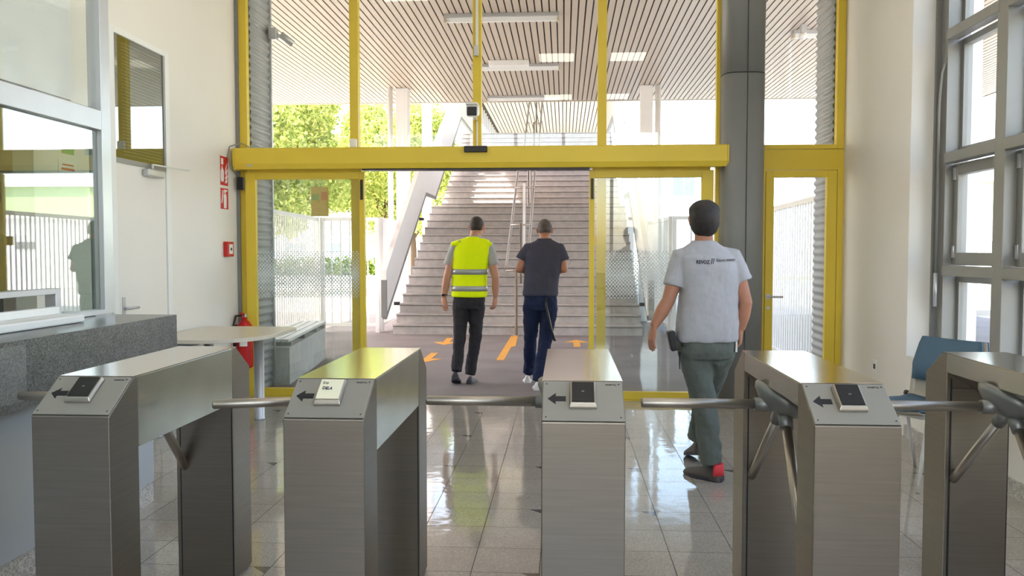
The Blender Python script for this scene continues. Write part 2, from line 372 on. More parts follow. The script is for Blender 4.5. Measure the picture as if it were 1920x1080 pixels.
d2 = leaf(2, .235, 1.385, .05, .11, .39, 1.275)
for d, x in ((d1, -1.925), (d2, .262)):
    MB().box(x-.012, x+.012, FY-.09, FY-.075, 1.90, 2.09).build('safety_sensor', M['black'], d)
pp = MB().box(-2.43, -2.26, FY-.034, FY-.0325, 1.746, 2.028).build('notice_paper', mat('yellowed_notice_back', (214, 184, 96), .7), d1); tag(pp, 'back of a yellowed paper notice taped to the glass')
MB().box(-2.42, -2.35, FY-.0362, FY-.0345, 1.90, 1.96).build('notice_print', mat('faded_green_print', (160, 180, 100), .8), d1)
MB().box(-2.33, -2.27, FY-.0362, FY-.0345, 1.90, 1.98).build('notice_print', mat('faded_pink_print', (214, 150, 96), .8), d1)
# header of the sliding door
hd = empty('sliding_door_header', (-.82, 7.78, 2.18), 'long yellow housing of the sliding door mechanism across the glazed front', 'door header')
hx0, hx1 = -3.115, 1.485
MB().prism([(hx0, 7.82, 2.185), (hx0, 7.715, 2.185), (hx0, 7.695, 2.235), (hx0, 7.695, 2.375), (hx0, 7.71, 2.385), (hx0, 7.82, 2.385)], (hx1-hx0, 0, 0)).build('housing', M['yellow'], hd, bevel=.003)
MB().box(hx0+.02, hx1-.02, 7.82, 7.899, 2.21, 2.37).build('back_plate', M['yellow'], hd)
MB().box(-1.9, .235, 7.73, 7.86, 2.172, 2.185).build('track_slot', M['black'], hd)
for x in (hx0, hx1): MB().prism([(x, 7.72, 2.18), (x, 7.69, 2.235), (x, 7.69, 2.38), (x, 7.83, 2.388), (x, 7.83, 2.18)], (.012 if x > 0 else -.012, 0, 0)).build('end_cap', M['yellow'], hd)
MB().box(-.925, -.71, 7.665, 7.695, 2.325, 2.383).build('motion_sensor', M['black'], hd, bevel=.006)
MB().box(-2.99, -2.94, 7.692, 7.695, 2.212, 2.226).build('badge', M['alu'], hd)
MB().box(-3.13, -3.08, 7.80, 7.86, 2.00, 2.12).build('cable_box', M['black'], hd)
# threshold
struct('trim_threshold', MB().box(-3.06, -1.9, FY-.08, FY+.06, 0, .011).box(.235, 1.42, FY-.08, FY+.06, 0, .011), M['yellow'])
struct('trim_mat_frame', MB().box(-1.9, .235, FY-.05, FY+.05, 0, .012), M['dark'])
# grey steel column
cl = empty('steel_column', (1.64, 7.86, 0), 'tall dark grey clad steel column between sliding door and side door', 'column')
def sq_ring(cx, cy, z, a, b, n=3.2, seg=40): 
    out = []
    for k in range(seg):
        t = 2*PI*k/seg; c, s_ = math.cos(t), math.sin(t)
        out.append((cx+a*math.copysign(abs(c)**(2/n), c), cy+b*math.copysign(abs(s_)**(2/n), s_), z))
    return out
MB().loft([sq_ring(1.64, 7.86, .03, .193, .19), sq_ring(1.64, 7.86, 3.022, .193, .19)]).build('lower_cladding', M['steel_paint'], cl)
MB().loft([sq_ring(1.64, 7.86, 3.03, .193, .19), sq_ring(1.64, 7.86, H, .193, .19)]).build('upper_cladding', M['steel_paint'], cl)
MB().loft([sq_ring(1.64, 7.86, 0, .18, .178), sq_ring(1.64, 7.86, 3.04, .18, .178)]).build('core', M['dark'], cl)
MB().box(1.645, 1.653, 7.665, 7.675, .03, H).build('seam', M['dark'], cl)
# right part with the side door
w4 = empty('window_4', (2.2, FY, 2.2), kind='structure')
struct('frame', MB().box(1.834, 1.858, FY, FY+.07, 2.36, H).box(2.515, 2.588, FY, FY+.07, 2.36, H).box(1.858, 2.515, FY, FY+.07, 2.36, 2.40), M['yellow'], w4, bevel=.003)
struct('transom_panel', MB().box(1.834, 2.588, FY+.01, FY+.06, 2.18, 2.357), M['yellow'], w4)
pane(1.858, 2.515, FY+.04, 2.40, H, w4)
d3 = empty('door_3', (2.2, FY, .0), kind='structure')
struct('door_frame', MB().box(1.834, 1.874, FY, FY+.07, 0, 2.18).box(2.532, 2.588, FY, FY+.07, 0, 2.18).box(1.874, 2.532, FY, FY+.07, 2.165, 2.18), M['yellow'], d3)
lf = struct('door_leaf', MB().box(1.878, 1.953, FY-.005, FY+.05, .012, 2.16).box(2.435, 2.528, FY-.005, FY+.05, .012, 2.16).box(1.953, 2.435, FY-.005, FY+.05, .012, .11).box(1.953, 2.435, FY-.005, FY+.05, 2.098, 2.16), M['yellow'], d3, bevel=.004)
pane(1.953, 2.435, FY+.025, .11, 2.098, d3)
hn = MB().tube([(1.912, FY-.055, .985), (1.93, FY-.06, .985), (2.035, FY-.06, .985)], .010, 10); hn.tube([(1.912, FY-.005, .985), (1.912, FY-.06, .985)], .011, 10)
hn.build('door_handle', M['alu'], d3); MB().lathe((1.912, FY-.014, .985), [(.026, 0), (.026, .010)], 20, 'y').lathe((1.912, FY-.012, .88), [(.016, 0), (.016, .008)], 16, 'y').build('escutcheon', M['alu'], d3)

# ------------------------------------------------------------------ right window wall
def right_bay(num, y0, y1, first=False):     # y0 far, y1 near
    W_ = empty('window_%d' % num, (2.85, (y0+y1)/2, .62), kind='structure')
    post = .13
    struct('post', MB().box(2.77, 2.95, y1, y1+post, .62, 4.2), M['frame_grey'], W_, bevel=.004)
    a, b = y1+post, y0
    for z in (2.94, 2.05, 1.23): struct('transom', MB().box(2.765, 2.85, a-.02, b-(.0 if not first else .03), z, z+.075), M['frame_grey'], W_, bevel=.005)
    ga, gb = a, b
    f = MB()
    for z0, z1 in ((.62, 1.23), (2.12, 2.95), (3.02, 4.2)):
        f.box(2.89, 2.95, ga, ga+.035, z0, z1).box(2.89, 2.95, gb-.035, gb, z0, z1).box(2.89, 2.95, ga+.035, gb-.035, z0, z0+.05).box(2.89, 2.95, ga+.035, gb-.035, z1-.045, z1)
        if z0 < 1: f.box(2.89, 2.95, ga, gb, .62, .68)
        struct('pane', MB().box(2.918, 2.924, ga+.03, gb-.03, z0+.04, z1-.04), M['glass'], W_)
    struct('window_frame', f, M['frame_grey'], W_)
    s_ = MB().box(2.85, 2.92, ga+.005, ga+.07, 1.31, 2.045).box(2.85, 2.92, gb-.07, gb-.005, 1.31, 2.045).box(2.85, 2.92, ga+.07, gb-.07, 1.31, 1.40).box(2.85, 2.92, ga+.07, gb-.07, 1.965, 2.045)
    sash = struct('sash', s_, M['frame_grey'], W_, bevel=.004)
    struct('pane', MB().box(2.882, 2.888, ga+.065, gb-.065, 1.39, 1.97), M['glass'], W_)
    struct('hinge', MB().box(2.838, 2.85, gb-.045, gb-.015, 1.36, 1.45), M['alu'], sash); struct('hinge', MB().box(2.838, 2.85, gb-.045, gb-.015, 1.93, 2.02), M['alu'], sash)
    return W_
ys = [6.30, 5.44, 4.50, 3.56, 2.62, 1.68, .74, -.2, -1.14, -2.08, -3.02, -3.96]
W5 = None
for i in range(len(ys)-1):
    b_ = right_bay(5+i, ys[i], ys[i+1], i == 0)
    if i == 0: W5 = b_
struct('jamb', MB().box(2.79, 2.95, 6.30, 6.43, .62, 4.2), M['frame_grey'], W5)
struct('jamb_lip', MB().box(2.755, 2.79, 6.40, 6.43, .62, 4.2), M['steel_paint'], W5)
struct('window_16', MB().box(2.77, 2.95, -4.5, -3.96, .62, 4.2), M['frame_grey'])
rod = MB().tube([(2.80, 6.31, 2.83), (2.765, 6.33, 2.72), (2.755, 6.34, 2.5), (2.755, 6.34, 1.22)], .010, 8).build('opener_rod', M['frame_grey'], None, origin=(2.755, 6.34, 1.0))
tag(rod, 'thin grey window opener rod hanging down the window jamb beside the white wall', 'window rod')
MB().tube([(2.755, 6.34, 1.25), (2.755, 6.34, 1.0)], .015, 10).build('grip', M['alu'], rod)
# wall socket
so = empty('wall_socket', (2.588, 7.03, .43), 'small white wall socket low on the white wall right of the side door', 'socket')
MB().box(2.578, 2.589, 6.99, 7.07, .40, .51).build('cover_plate', M['white'], so, bevel=.003); MB().box(2.575, 2.579, 7.01, 7.05, .435, .475).build('insert', M['dark'], so)

# ------------------------------------------------------------------ left wall: door, signs, booth, counter
d4 = empty('door_4', (-3.17, 6.07, 0), kind='structure')
X = -3.17
struct('door_frame', MB().box(X, X+.02, 6.43, 6.50, 0, 2.99).box(X, X+.02, 5.62, 5.69, 0, 2.99).box(X, X+.02, 5.69, 6.43, 2.945, 2.99), M['white'], d4, bevel=.003)
struct('door_leaf', MB().box(X, X+.012, 5.70, 6.42, .01, 2.04), M['wall'], d4, bevel=.003)
struct('transom_frame', MB().box(X+.001, X+.018, 5.69, 6.43, 2.04, 2.075).box(X+.001, X+.02, 6.40, 6.43, 2.075, 2.945), M['frame_grey'], d4)
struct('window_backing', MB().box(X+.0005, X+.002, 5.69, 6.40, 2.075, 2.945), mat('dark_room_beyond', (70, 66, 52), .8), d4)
bl = MB()
for k in range(34): bl.box(X+.003, X+.009, 5.80, 6.38, 2.10+k*.024, 2.112+k*.024)
struct('venetian_blind', bl, mat('grey_blind_slats', (128, 124, 108), .6), d4)
struct('pane', MB().box(X+.012, X+.014, 5.69, 6.40, 2.075, 2.945), M['glass_booth'], d4)
hb = MB().tube([(X+.012, 5.76, 1.0), (X+.06, 5.76, 1.0), (X+.062, 5.88, 1.0)], .010, 8); hb.build('door_handle', M['alu'], d4)
MB().box(X+.012, X+.018, 5.74, 5.78, .93, 1.08).build('handle_plate', M['alu'], d4)
dc = empty('door_closer', (X+.02, 6.2, 1.98), 'silver door closer with folding arm at the top of the white door', 'door closer')
MB().box(X+.021, X+.07, 6.05, 6.30, 1.975, 2.03).build('body', M['alu'], dc, bevel=.008)
MB().box(X+.04, X+.055, 6.15, 6.62, 2.062, 2.072, rot=RZ(-.15), piv=(X+.05, 6.15, 2.06)).tube([(X+.045, 6.15, 2.03), (X+.045, 6.15, 2.07)], .012, 8).build('arm', M['alu'], dc)

def sign(name, y0, y1, z0, z1, label, kind):
    r = empty(name, (X+.002, (y0+y1)/2, z0), label, 'sign', 'fire safety signs on the left wall')
    MB().box(X+.001, X+.004, y0, y1, z0, z1).build('sign_plate', M['white'], r)
    MB().box(X+.004, X+.0055, y0+.008, y1-.008, z0+.008, z1-.008).build('red_field', M['signred'], r)
    g = MB(); xx = X+.0055; W = y1-y0; Hh = z1-z0
    P = lambda pts: g.prism([(xx, y0+a*W, z0+b*Hh) for a, b in pts], (.0012, 0, 0))
    if kind == 0:
        P([(.42, .08), (.72, .08), (.74, .62), (.66, .72), (.48, .72), (.40, .62)]); P([(.50, .74), (.64, .74), (.64, .80), (.86, .86), (.84, .90), (.46, .90), (.44, .84)])
        P([(.12, .30), (.22, .30), (.38, .84), (.30, .88)])
    else:
        P([(.08, .2), (.16, .14), (.38, .14), (.46, .22), (.46, .5), (.32, .6), (.30, .66), (.22, .66), (.20, .58), (.08, .48)]); P([(.14, .70), (.40, .70), (.40, .90), (.14, .90)]); 
        P([(.56, .12), (.76, .10), (.92, .22), (.80, .20), (.94, .40), (.78, .34), (.94, .60), (.74, .50), (.84, .78), (.66, .60), (.60, .42), (.72, .36), (.56, .26), (.68, .24)])
    g.build('pictogram', M['white'], r)
sign('extinguisher_sign', 7.49, 7.68, 2.015, 2.30, 'upper red and white sign with fire extinguisher and flames on left wall', 1)
sign('extinguisher_sign', 7.49, 7.68, 1.795, 2.005, 'lower red sign with a single white fire extinguisher on left wall', 0)
fb = empty('fire_alarm_box', (X, 7.62, 1.36), 'small red fire alarm call point with white square on left wall', 'fire alarm')
MB().box(X+.001, X+.045, 7.55, 7.69, 1.36, 1.50).build('housing', M['red'], fb, bevel=.004); MB().box(X+.045, X+.048, 7.58, 7.66, 1.385, 1.475).build('press_plate', M['white'], fb)
MB().lathe((X+.048, 7.62, 1.43), [(.014, 0), (.014, .004)], 14, 'x').build('button', M['black'], fb)
ex = empty('fire_extinguisher', (-3.08, 7.80, .28), 'red fire extinguisher hanging in the corner behind the beige table', 'fire extinguisher')
ec = (-3.075, 7.80, .28)
MB().lathe(ec, [(.05, 0), (.075, .015), (.078, .05), (.078, .36), (.07, .41), (.045, .45), (.025, .465), (.022, .49)], 24).build('cylinder', M['red'], ex)
MB().lathe((ec[0], ec[1], .77), [(.02, 0), (.024, .01), (.02, .04)], 12).build('valve', M['alu'], ex)
MB().box(ec[0]-.012, ec[0]+.012, 7.70, 7.80, .80, .815, rot=RX(-.35)).box(ec[0]-.01, ec[0]+.01, 7.71, 7.79, .775, .785).build('trigger', M['red'], ex)
MB().tube([(ec[0]-.02, 7.80, .79), (ec[0]-.07, 7.76, .79), (ec[0]-.10+.03, 7.70, .70), (ec[0]-.06, 7.695, .45)], .010, 8).build('hose', M['black'], ex)
MB().loft([[(ec[0]+.0785*math.sin(a), 7.80-.0785*math.cos(a), z) for a in [(-.3+.06*k) for k in range(17)]] + [(ec[0]+.0792*math.sin(a), 7.80-.0792*math.cos(a), z) for a in [(.66-.06*k) for k in range(17)]] for z in (.50, .60)], smooth=False).build('label', M['white'], ex)
MB().box(-3.168, -3.15, 7.77, 7.83, .55, .7).build('wall_bracket', M['black'], ex)
# table
tb = empty('side_table', (-2.7, 6.5, 0), 'beige laminate table with rounded corner beside the granite counter', 'table')
def table_outline(z):
    pts = [(-3.14, 5.96), (-2.75, 5.96)]
    for k in range(13):
        a = -PI/2 + PI/2*k/12; pts.append((-2.73+.43*math.cos(a), 6.46+.50*math.sin(a)))
    for k in range(7):
        a = PI/2*k/6; pts.append((-2.42+.12*math.cos(a), 6.98+.12*math.sin(a)))
    pts += [(-3.14, 7.10)]
    return [(x, y, z) for x, y in pts]
MB().prism(table_outline(.722), (0, 0, .03)).build('tabletop', M['table'], tb, bevel=.003)
for x, y in ((-2.55, 6.77), (-3.08, 6.05), (-3.08, 7.0)): MB().lathe((x, y, 0), [(.044, 0), (.044, .01), (.041, .015), (.041, .722)], 20).build('leg', M['alu'], tb)
MB().box(-3.11, -3.09, 6.05, 7.0, .62, .72).build('apron', mat('grey_blue_apron', (118, 130, 142), .4), tb)
# counter
ct = empty('reception_counter', (-2.5, 3, 0), 'long reception counter with grey granite top and apron on the left', 'counter')
MB().box(-3.1, -2.3, -2, 4.48, .12, .77).build('cabinet_body', mat('pale_grey_laminate', (178, 184, 190), .4), ct)
MB().box(-3.08, -2.31, -2, 4.49, 0, .115).build('plinth', M['plinth'], ct)
MB().box(-2.59, -2.2305, -2, 4.549, 1.02, 1.05).build('granite_top', M['granite'], ct, bevel=.002)
MB().box(-2.23, -2.2, -2, 4.58, .765, 1.05).box(-2.59, -2.23, 4.55, 4.58, .765, 1.05).build('granite_apron', M['granite'], ct, bevel=.002)
MB().box(-2.58, -2.31, -2, 4.47, .77, 1.0).build('core', M['dark'], ct)
MB().box(-2.203, -2.1992, 2.2, 3.25, .80, 1.03).build('reflection_patch', granite('granite_light_reflection', (92, 93, 88), (112, 113, 108), (140, 140, 135)), ct).rotation_euler = (0, 0, 0)  # light reflected on the granite, painted as a paler patch
# booth glazing
bt = empty('window_17', (-2.63, 3.5, 1.05), kind='structure')
def bar(x0, x1, y0, y1, z0, z1, nm='frame_bar'): return struct(nm, MB().box(x0, x1, y0, y1, z0, z1), M['alu'], bt, bevel=.003)
bar(-2.68, -2.60, 4.55, 4.645, 1.052, H, 'corner_post')
bar(-2.66, -2.60, -2, 4.55, 2.09, 2.20, 'transom'); bar(-2.66, -2.60, 4.09+.045, 4.55, 1.052, 1.082, 'bottom_rail')
bar(-2.66, -2.60, -2, 4.09, 1.19, 1.22, 'hatch_rail'); bar(-2.66, -2.60, 4.09, 4.135, 1.052, 1.22, 'hatch_post')
bar(-2.66, -2.60, 2.1, 2.19, 1.22, H, 'mullion')
bar(-3.17, -2.68, 4.585, 4.625, 2.09, 2.20, 'transom'); bar(-3.17, -2.68, 4.585, 4.625, 1.0, 1.06, 'bottom_rail')
struct('pane', MB().box(-2.635, -2.629, 2.19, 4.55, 1.22, 2.09), M['glass_booth'], bt); struct('pane', MB().box(-2.635, -2.629, 2.19, 4.55, 2.20, H), M['glass'], bt)
struct('pane', MB().box(-2.635, -2.629, 4.135, 4.55, 1.08, 1.22), M['glass_booth'], bt)
struct('pane', MB().box(-2.635, -2.629, -2, 2.1, 1.22, H), M['glass_booth'], bt)
struct('pane', MB().box(-3.17, -2.68, 4.603, 4.607, 1.06, 2.09), M['glass'], bt); struct('pane', MB().box(-3.17, -2.68, 4.603, 4.607, 2.20, H), M['glass'], bt)
struct('wall_booth_base', MB().box(-3.17, -3.11, 4.585, 4.64, 0, 1.0).box(-3.11, -2.62, 4.60, 4.64, 0, 1.0), M['wall'])
struct('trim_booth_blind', MB().box(-2.76, -2.74, -2, 4.5, 2.25, H), mat('white_roller_blind', (226, 226, 222), .8, var=.05, vscale=2))
tr_ = empty('document_tray', (-2.5, 3.85, 1.051), 'white plastic pass-through tray on the granite counter under the hatch', 'tray')
MB().box(-2.595, -2.43, 3.4, 4.06, 1.0515, 1.09).build('tray_base', M['white'], tr_, bevel=.008); MB().box(-2.595, -2.56, 3.4, 4.06, 1.09, 1.13).build('tray_lip', M['white'], tr_, bevel=.006)
mo = empty('computer_monitor', (-2.95, 4.2, 1.0), 'dark computer monitor inside the glazed booth', 'monitor')
MB().box(-3.0, -2.97, 3.98, 4.42, 1.2, 1.50).build('screen', M['black'], mo, bevel=.005); MB().box(-3.02, -2.98, 4.17, 4.23, 1.02, 1.25).build('stand', M['black'], mo); MB().box(-3.08, -2.90, 4.1, 4.3, 1.0, 1.02).build('foot', M['black'], mo)
dk = empty('booth_desk', (-3.0, 3.5, 0), 'grey desk inside the glazed booth carrying the monitor', 'desk')
MB().box(-3.5, -2.70, 1.5, 4.5, .97, 1.0).build('desktop', M['panel_grey'], dk); 
for x, y in ((-3.45, 1.6), (-3.45, 4.4)): MB().box(x-.02, x+.02, y-.02, y+.02, 0, .97).build('leg', M['panel_grey'], dk)
nb = MB().box(X+.001, X+.004, 5.04, 5.24, 1.80, 1.99).build('wall_notice', M['white'], origin=(X, 5.14, 1.80)); tag(nb, 'framed white notice with red lines on the wall seen through the booth glass', 'notice')
MB().box(X+.004, X+.005, 5.08, 5.20, 1.955, 1.965).box(X+.004, X+.005, 5.07, 5.21, 1.925, 1.94).build('red_print', M['signred'], nb)
MB().box(X+.004, X+.005, 5.07, 5.21, 1.86, 1.868).box(X+.004, X+.005, 5.07, 5.21, 1.88, 1.888).box(X+.004, X+.005, 5.07, 5.18, 1.84, 1.848).build('grey_print', M['dark'], nb)
gs = MB().box(X+.001, X+.004, 5.08, 5.21, 2.03, 2.07).build('exit_sign', mat('green_sign', (60, 160, 80), .5), origin=(X, 5.14, 2.03)); tag(gs, 'small green safety sign above the framed notice', 'sign')

# ceiling light panels (lit)
M['lamp'] = mat('lit_panel', (255, 255, 250), .5, emis=(255, 244, 226), estr=2.2)
for xx, yy, lb in ((-2.0, 5.6, 'leftmost square lit ceiling panel of the row nearest the doors'), (-.13, 5.6, 'middle square lit ceiling panel of the row nearest the doors'), (1.03, 5.6, 'rightmost square lit ceiling panel of the row nearest the doors'),
        (-.13, 2.1, 'left square lit ceiling panel above the turnstiles'), (1.03, 2.1, 'right square lit ceiling panel above the turnstiles'), (-.13, -1.4, 'left square lit ceiling panel near the back wall'), (1.03, -1.4, 'right square lit ceiling panel near the back wall'), (-4.3, 3.2, 'unseen square lit panel added to brighten the glazed booth')):  # booth panel is an added lamp, makes the booth interior visible
    L = empty('ceiling_light', (xx, yy, H-.02), lb, 'ceiling light', 'square ceiling panels')
    MB().box(xx-.3, xx+.3, yy-.3, yy+.3, H-.015, H-.001).build('frame', M['white'], L)
    MB().box(xx-.28, xx+.28, yy-.28, yy+.28, H-.02, H-.015).build('diffuser', M['lamp'], L)

# cameras and fittings on the mullions
c1 = empty('security_camera', (-.83, 7.8, 2.62), 'white bullet camera with black face hanging on the central yellow mullion', 'security camera')
MB().loft([sq_ring(-.848, 7.70, 2.64, .058, .05, 5, 20)] * 0 + [[(x, 7.64, z) for x, _, z in [(p[0], 0, p[1]) for p in sq_ring(-.848, 2.70, 0, .052, .058, 4, 24)]], [(x, 7.82, z+.03) for x, _, z in [(p[0], 0, p[1]) for p in sq_ring(-.848, 2.70, 0, .052, .058, 4, 24)]]]).build('camera_body', M['white'], c1)
MB().box(-.893, -.803, 7.628, 7.642, 2.655, 2.735).build('lens_face', M['black'], c1, bevel=.01)
MB().box(-.902, -.794, 7.60, 7.80, 2.755, 2.768).build('sun_shield', M['white'], c1); MB().tube([(-.848, 7.80, 2.70), (-.84, 7.885, 2.66)], .02, 10).build('bracket', M['white'], c1)
cdt = MB().box(-.838, -.812, 7.878, 7.889, 3.34, 4.58).build('cable_duct', M['white'], origin=(-.82, 7.88, 2.38)); tag(cdt, 'thin white cable duct running down the central yellow mullion', 'cable duct')
MB().box(-.832, -.818, 7.880, 7.889, 2.385, 2.64).build('lower_duct', M['white'], cdt)
js = MB().box(-.850, -.808, 7.85, 7.889, 3.25, 3.345).build('junction_box', M['alu'], bevel=.004); tag(js, 'small grey junction box on the central yellow mullion above the camera', 'junction box')
jb = MB().box(-2.045, -1.98, 7.84, 7.889, 2.40, 2.48).build('junction_box', M['white'], bevel=.004); tag(jb, 'white junction box at the foot of the left yellow mullion on the header', 'junction box')
cb_ = MB().tube([(-3.165, 7.72, 2.40), (-3.12, 7.74, 2.42), (-3.08, 7.80, 2.44), (-3.0, 7.84, 2.40), (-2.9, 7.85, 2.392)], .006, 6).tube([(-3.165, 7.72, 2.40), (-3.16, 7.66, 2.30), (-3.14, 7.66, 2.22), (-3.12, 7.75, 2.14)], .006, 6).build('loose_cable', M['frame_grey'], origin=(-3.12, 7.75, 2.14)); tag(cb_, 'loose grey cable looping around the left end of the yellow header', 'cable')

# ------------------------------------------------------------------ turnstiles
def turnstile_proto(label):
    R_ = empty('turnstile', (0, 0, 0), label, 'turnstile', 'steel turnstiles across the hall')
    L_ = 1.145; hw = .125
    def part(name, mb, m, par=None, bevel=0): return mb.build(name, M[m], par or R_, bevel=bevel, local=True)
    fl = MB().prism([(-hw, 0, .008), (-hw, 0, .9), (-hw, .15, 1.0), (-hw, .175, 1.0), (-hw, .175, .008)], (2*hw, 0, 0)); part('front_leg', fl, 'brushed', bevel=.003)
    rl = MB().prism([(-hw, L_, .008), (-hw, L_, .9), (-hw, L_-.15, 1.0), (-hw, L_-.19, 1.0), (-hw, L_-.19, .008)], (2*hw, 0, 0)); rlo = part('rear_leg', rl, 'brushed', bevel=.003)
    ip = MB().box(-hw+.022, hw-.008, L_-.194, L_-.1905, .02, .86); part('inner_panel', ip, 'brushed', rlo)
    part('gap_shadow', MB().box(-hw+.017, -hw+.0215, L_-.1935, L_-.1903, .02, .9).box(hw-.0075, hw-.004, L_-.1935, L_-.1903, .02, .86), 'black', rlo)
    ho = MB().prism([(-hw+.001, .1755, .999), (hw-.001, .1755, .999), (hw-.001, .1755, .765), (-hw+.001, .1755, .925)], (0, L_-.191-.175, 0)); part('housing', ho, 'brushed_side', bevel=.002)
    part('top_cover', MB().box(-hw-.001, hw+.001, .150, L_-.15, .9995, 1.003), 'brushed_top')
    part('base_foot', MB().box(-hw+.01, hw-.01, .01, .165, 0, .008), 'black'); part('base_foot', MB().box(-hw+.01, hw-.01, L_-.18, L_-.01, 0, .008), 'black')
    # slanted panel
    ang = math.atan2(.1, .15); rot = RX(ang)
    def on(px, s, up): return V((px, 0, .9)) + rot @ V((0, s, up))     # along the slope
    def sbox(x0, x1, s0, s1, u0, u1): 
        m_ = MB(); m_.box(x0, x1, s0, s1, u0, u1); 
        for v in m_.bm.verts: v.co = rot @ v.co + V((0, 0, .9))
        return m_
    part('control_panel', sbox(-hw+.002, hw-.002, .004, .176, .001, .005), 'panel_grey', bevel=.003)
    for px in (-.112, .112):
        for q_ in (.018, .162): part('screw', sbox(px-.0022, px+.0022, q_-.0022, q_+.0022, .005, .0062), 'dark')
    ar = MB(); pts = [(-.108, .096), (-.083, .121), (-.083, .107), (-.052, .107), (-.052, .085), (-.083, .085), (-.083, .071)]
    ar.prism([on(a, s, .005) for a, s in pts], rot @ V((0, 0, .0007))); part('arrow_sticker', ar, 'arrow_blue')
    rd = MB()
    def fr(x0, x1, s0, s1, u): return [on(x0, s0, u), on(x1, s0, u), on(x1, s1, u), on(x0, s1, u)]
    rd.loft([fr(-.042, .042, .052, .158, .005), fr(-.042, .042, .052, .158, .013), fr(-.038, .038, .060, .155, .024)], smooth=False)
    rdo = part('card_reader', rd, 'tube', bevel=.002)
    part('reader_face', sbox(-.034, .034, .064, .151, .024, .0265), 'black', rdo, bevel=.002)
    part('reader_led', sbox(-.004, .004, .106, .110, .0265, .0270), 'frame_grey', rdo)
    text('maker_text', 'MABITAL', .0085, on(.088, .160, .0052), rot, M['arrow_blue'], R_, width=.034, bold=.0002)
    # tripod under the housing
    C_ = V((-.078, .60, .853)); ax = V((-.577, 0, -.816)); 
    q = ax.to_track_quat('Z', 'Y').to_matrix()
    hb_ = MB(); 
    def hring(r, h): return [C_ + q @ V((r*math.cos(2*PI*k/24)*(1+.10*math.cos(6*PI*k/24)), r*math.sin(2*PI*k/24)*(1+.10*math.cos(6*PI*k/24)), h)) for k in range(24)]
    hb_.loft([hring(.10, -.035), hring(.104, -.022), hring(.095, -.004), hring(.06, .022), hring(.02, .030)])
    hub = part('tripod_hub', hb_, 'hub')
    d1_, d2_, d3_ = V((-1, 0, 0)), V((-.06, .70, -.71)).normalized(), V((-.06, -.70, -.71)).normalized()
    for d in (d1_, d2_, d3_):
        o_ = C_ + V((.02, 0, 0))
        part('arm_socket', MB().tube([o_+d*.03, o_+d*.105], [.027, .024], 12), 'hub', hub)
        part('arm', MB().tube([o_+d*.06, o_+d*.508, o_+d*.514], [.0178, .0178, .015], 18), 'tube', hub)
    return R_
TL = ['leftmost steel turnstile beside the granite counter, dark card reader', 'second steel turnstile from the left, its reader covered with cream paper',
      'middle steel turnstile seen head-on, dark card reader', 'fourth steel turnstile from the left, between two lowered tripod arms', 'rightmost steel turnstile, cut off by the right edge of the picture']
proto = turnstile_proto(TL[0])
RXs = [-1.40, -.603, .184, .983, 1.783]
TS = []
for i, x in enumerate(RXs):
    t_ = proto if i == 0 else copy_tree(proto)
    t_.location = (x-.125, 2.455, 0); t_['label'] = TL[i]; TS.append(t_)
for ch in TS[1].children:
    if ch.name.startswith('tripod_hub'):
        T0 = Matrix.Translation(V((-.078, .60, .853))); ch.matrix_local = T0 @ Matrix.Rotation(-.24, 4, V((-.577, 0, -.816))) @ T0.inverted()
# paper cover with handwriting on the second reader
t2 = TS[1]; ang = math.atan2(.1, .15); rot = RX(ang)
for ch in list(t2.children):
    if ch.name.startswith('card_reader'):
        me = ch.data.copy(); me.materials.clear(); me.materials.append(M['tube']); ch.data = me
        for g_ in list(ch.children):
            if g_.name.startswith('reader_face'):
                me = g_.data.copy(); me.materials.clear(); me.materials.append(M['cream']); g_.data = me; g_.name = 'paper_cover'; g_['label'] = 'cream paper cover with handwriting'; g_.scale = (1.06, 1, 1)
                cover = g_
                pen = mat('blue_black_pen', (52, 50, 88), .6)
                def onp(px, s, up): return V((px, 0, .9)) + rot @ V((0, s, up))
                text('handwriting', 'čip', .014, onp(-.018, .133, .0275), rot @ RZ(.1), pen, ch, width=.018)
                text('handwriting', 'DELA', .017, onp(-.008, .109, .0275), rot @ RZ(-.08), pen, ch, bold=.0003, width=.032)
            elif g_.name.startswith('reader_led'): bpy.data.objects.remove(g_)

# ------------------------------------------------------------------ outside: ground, canopy, stairs, fences
struct('ground', MB().box(-7.5, 9, 7.98, 19, -.14, -.012), M['asphalt'])
struct('ground_far', MB().box(-60, -7.5, -20, 140, -.16, -.02).box(-7.5, 60, 19, 140, -.16, -.02).box(9, 60, -20, 19, -.16, -.02).box(2.95, 9, -20, 7.98, -.16, -.02), M['paleconc'])
struct('trim_slab_joint', MB().box(-2.98, 2.42, 9.585, 9.66, -.05, -.010), M['dark'])  # dark strip added to draw the joint line at the slab edge
struct('trim_porch_slab', MB().box(-2.98, 2.42, 7.98, 9.58, -.1, .004), M['asphalt'])
def wave_wall(name, x, y0, y1, side):
    m_ = MB(); prof = []
    n = 68*12
    for k in range(n+1):
        z = 5.2*k/n; prof.append((x+side*.009*math.sin(2*PI*k/12), z))
    a = [m_.bm.verts.new((px, y0, z)) for px, z in prof]; b = [m_.bm.verts.new((px, y1, z)) for px, z in prof]
    a2 = [m_.bm.verts.new((px-side*.012, y0, z)) for px, z in prof]; b2 = [m_.bm.verts.new((px-side*.012, y1, z)) for px, z in prof]
    for i in range(n):
        for q in ((a[i], b[i], b[i+1], a[i+1]), (a2[i], a2[i+1], b2[i+1], b2[i]), (b[i], b2[i], b2[i+1], b[i+1]), (a[i], a[i+1], a2[i+1], a2[i])):
            m_.bm.faces.new(q).smooth = True
    return struct(name, m_, mat('corrugated_aluminium', (158, 160, 162), .5, metal=.15))
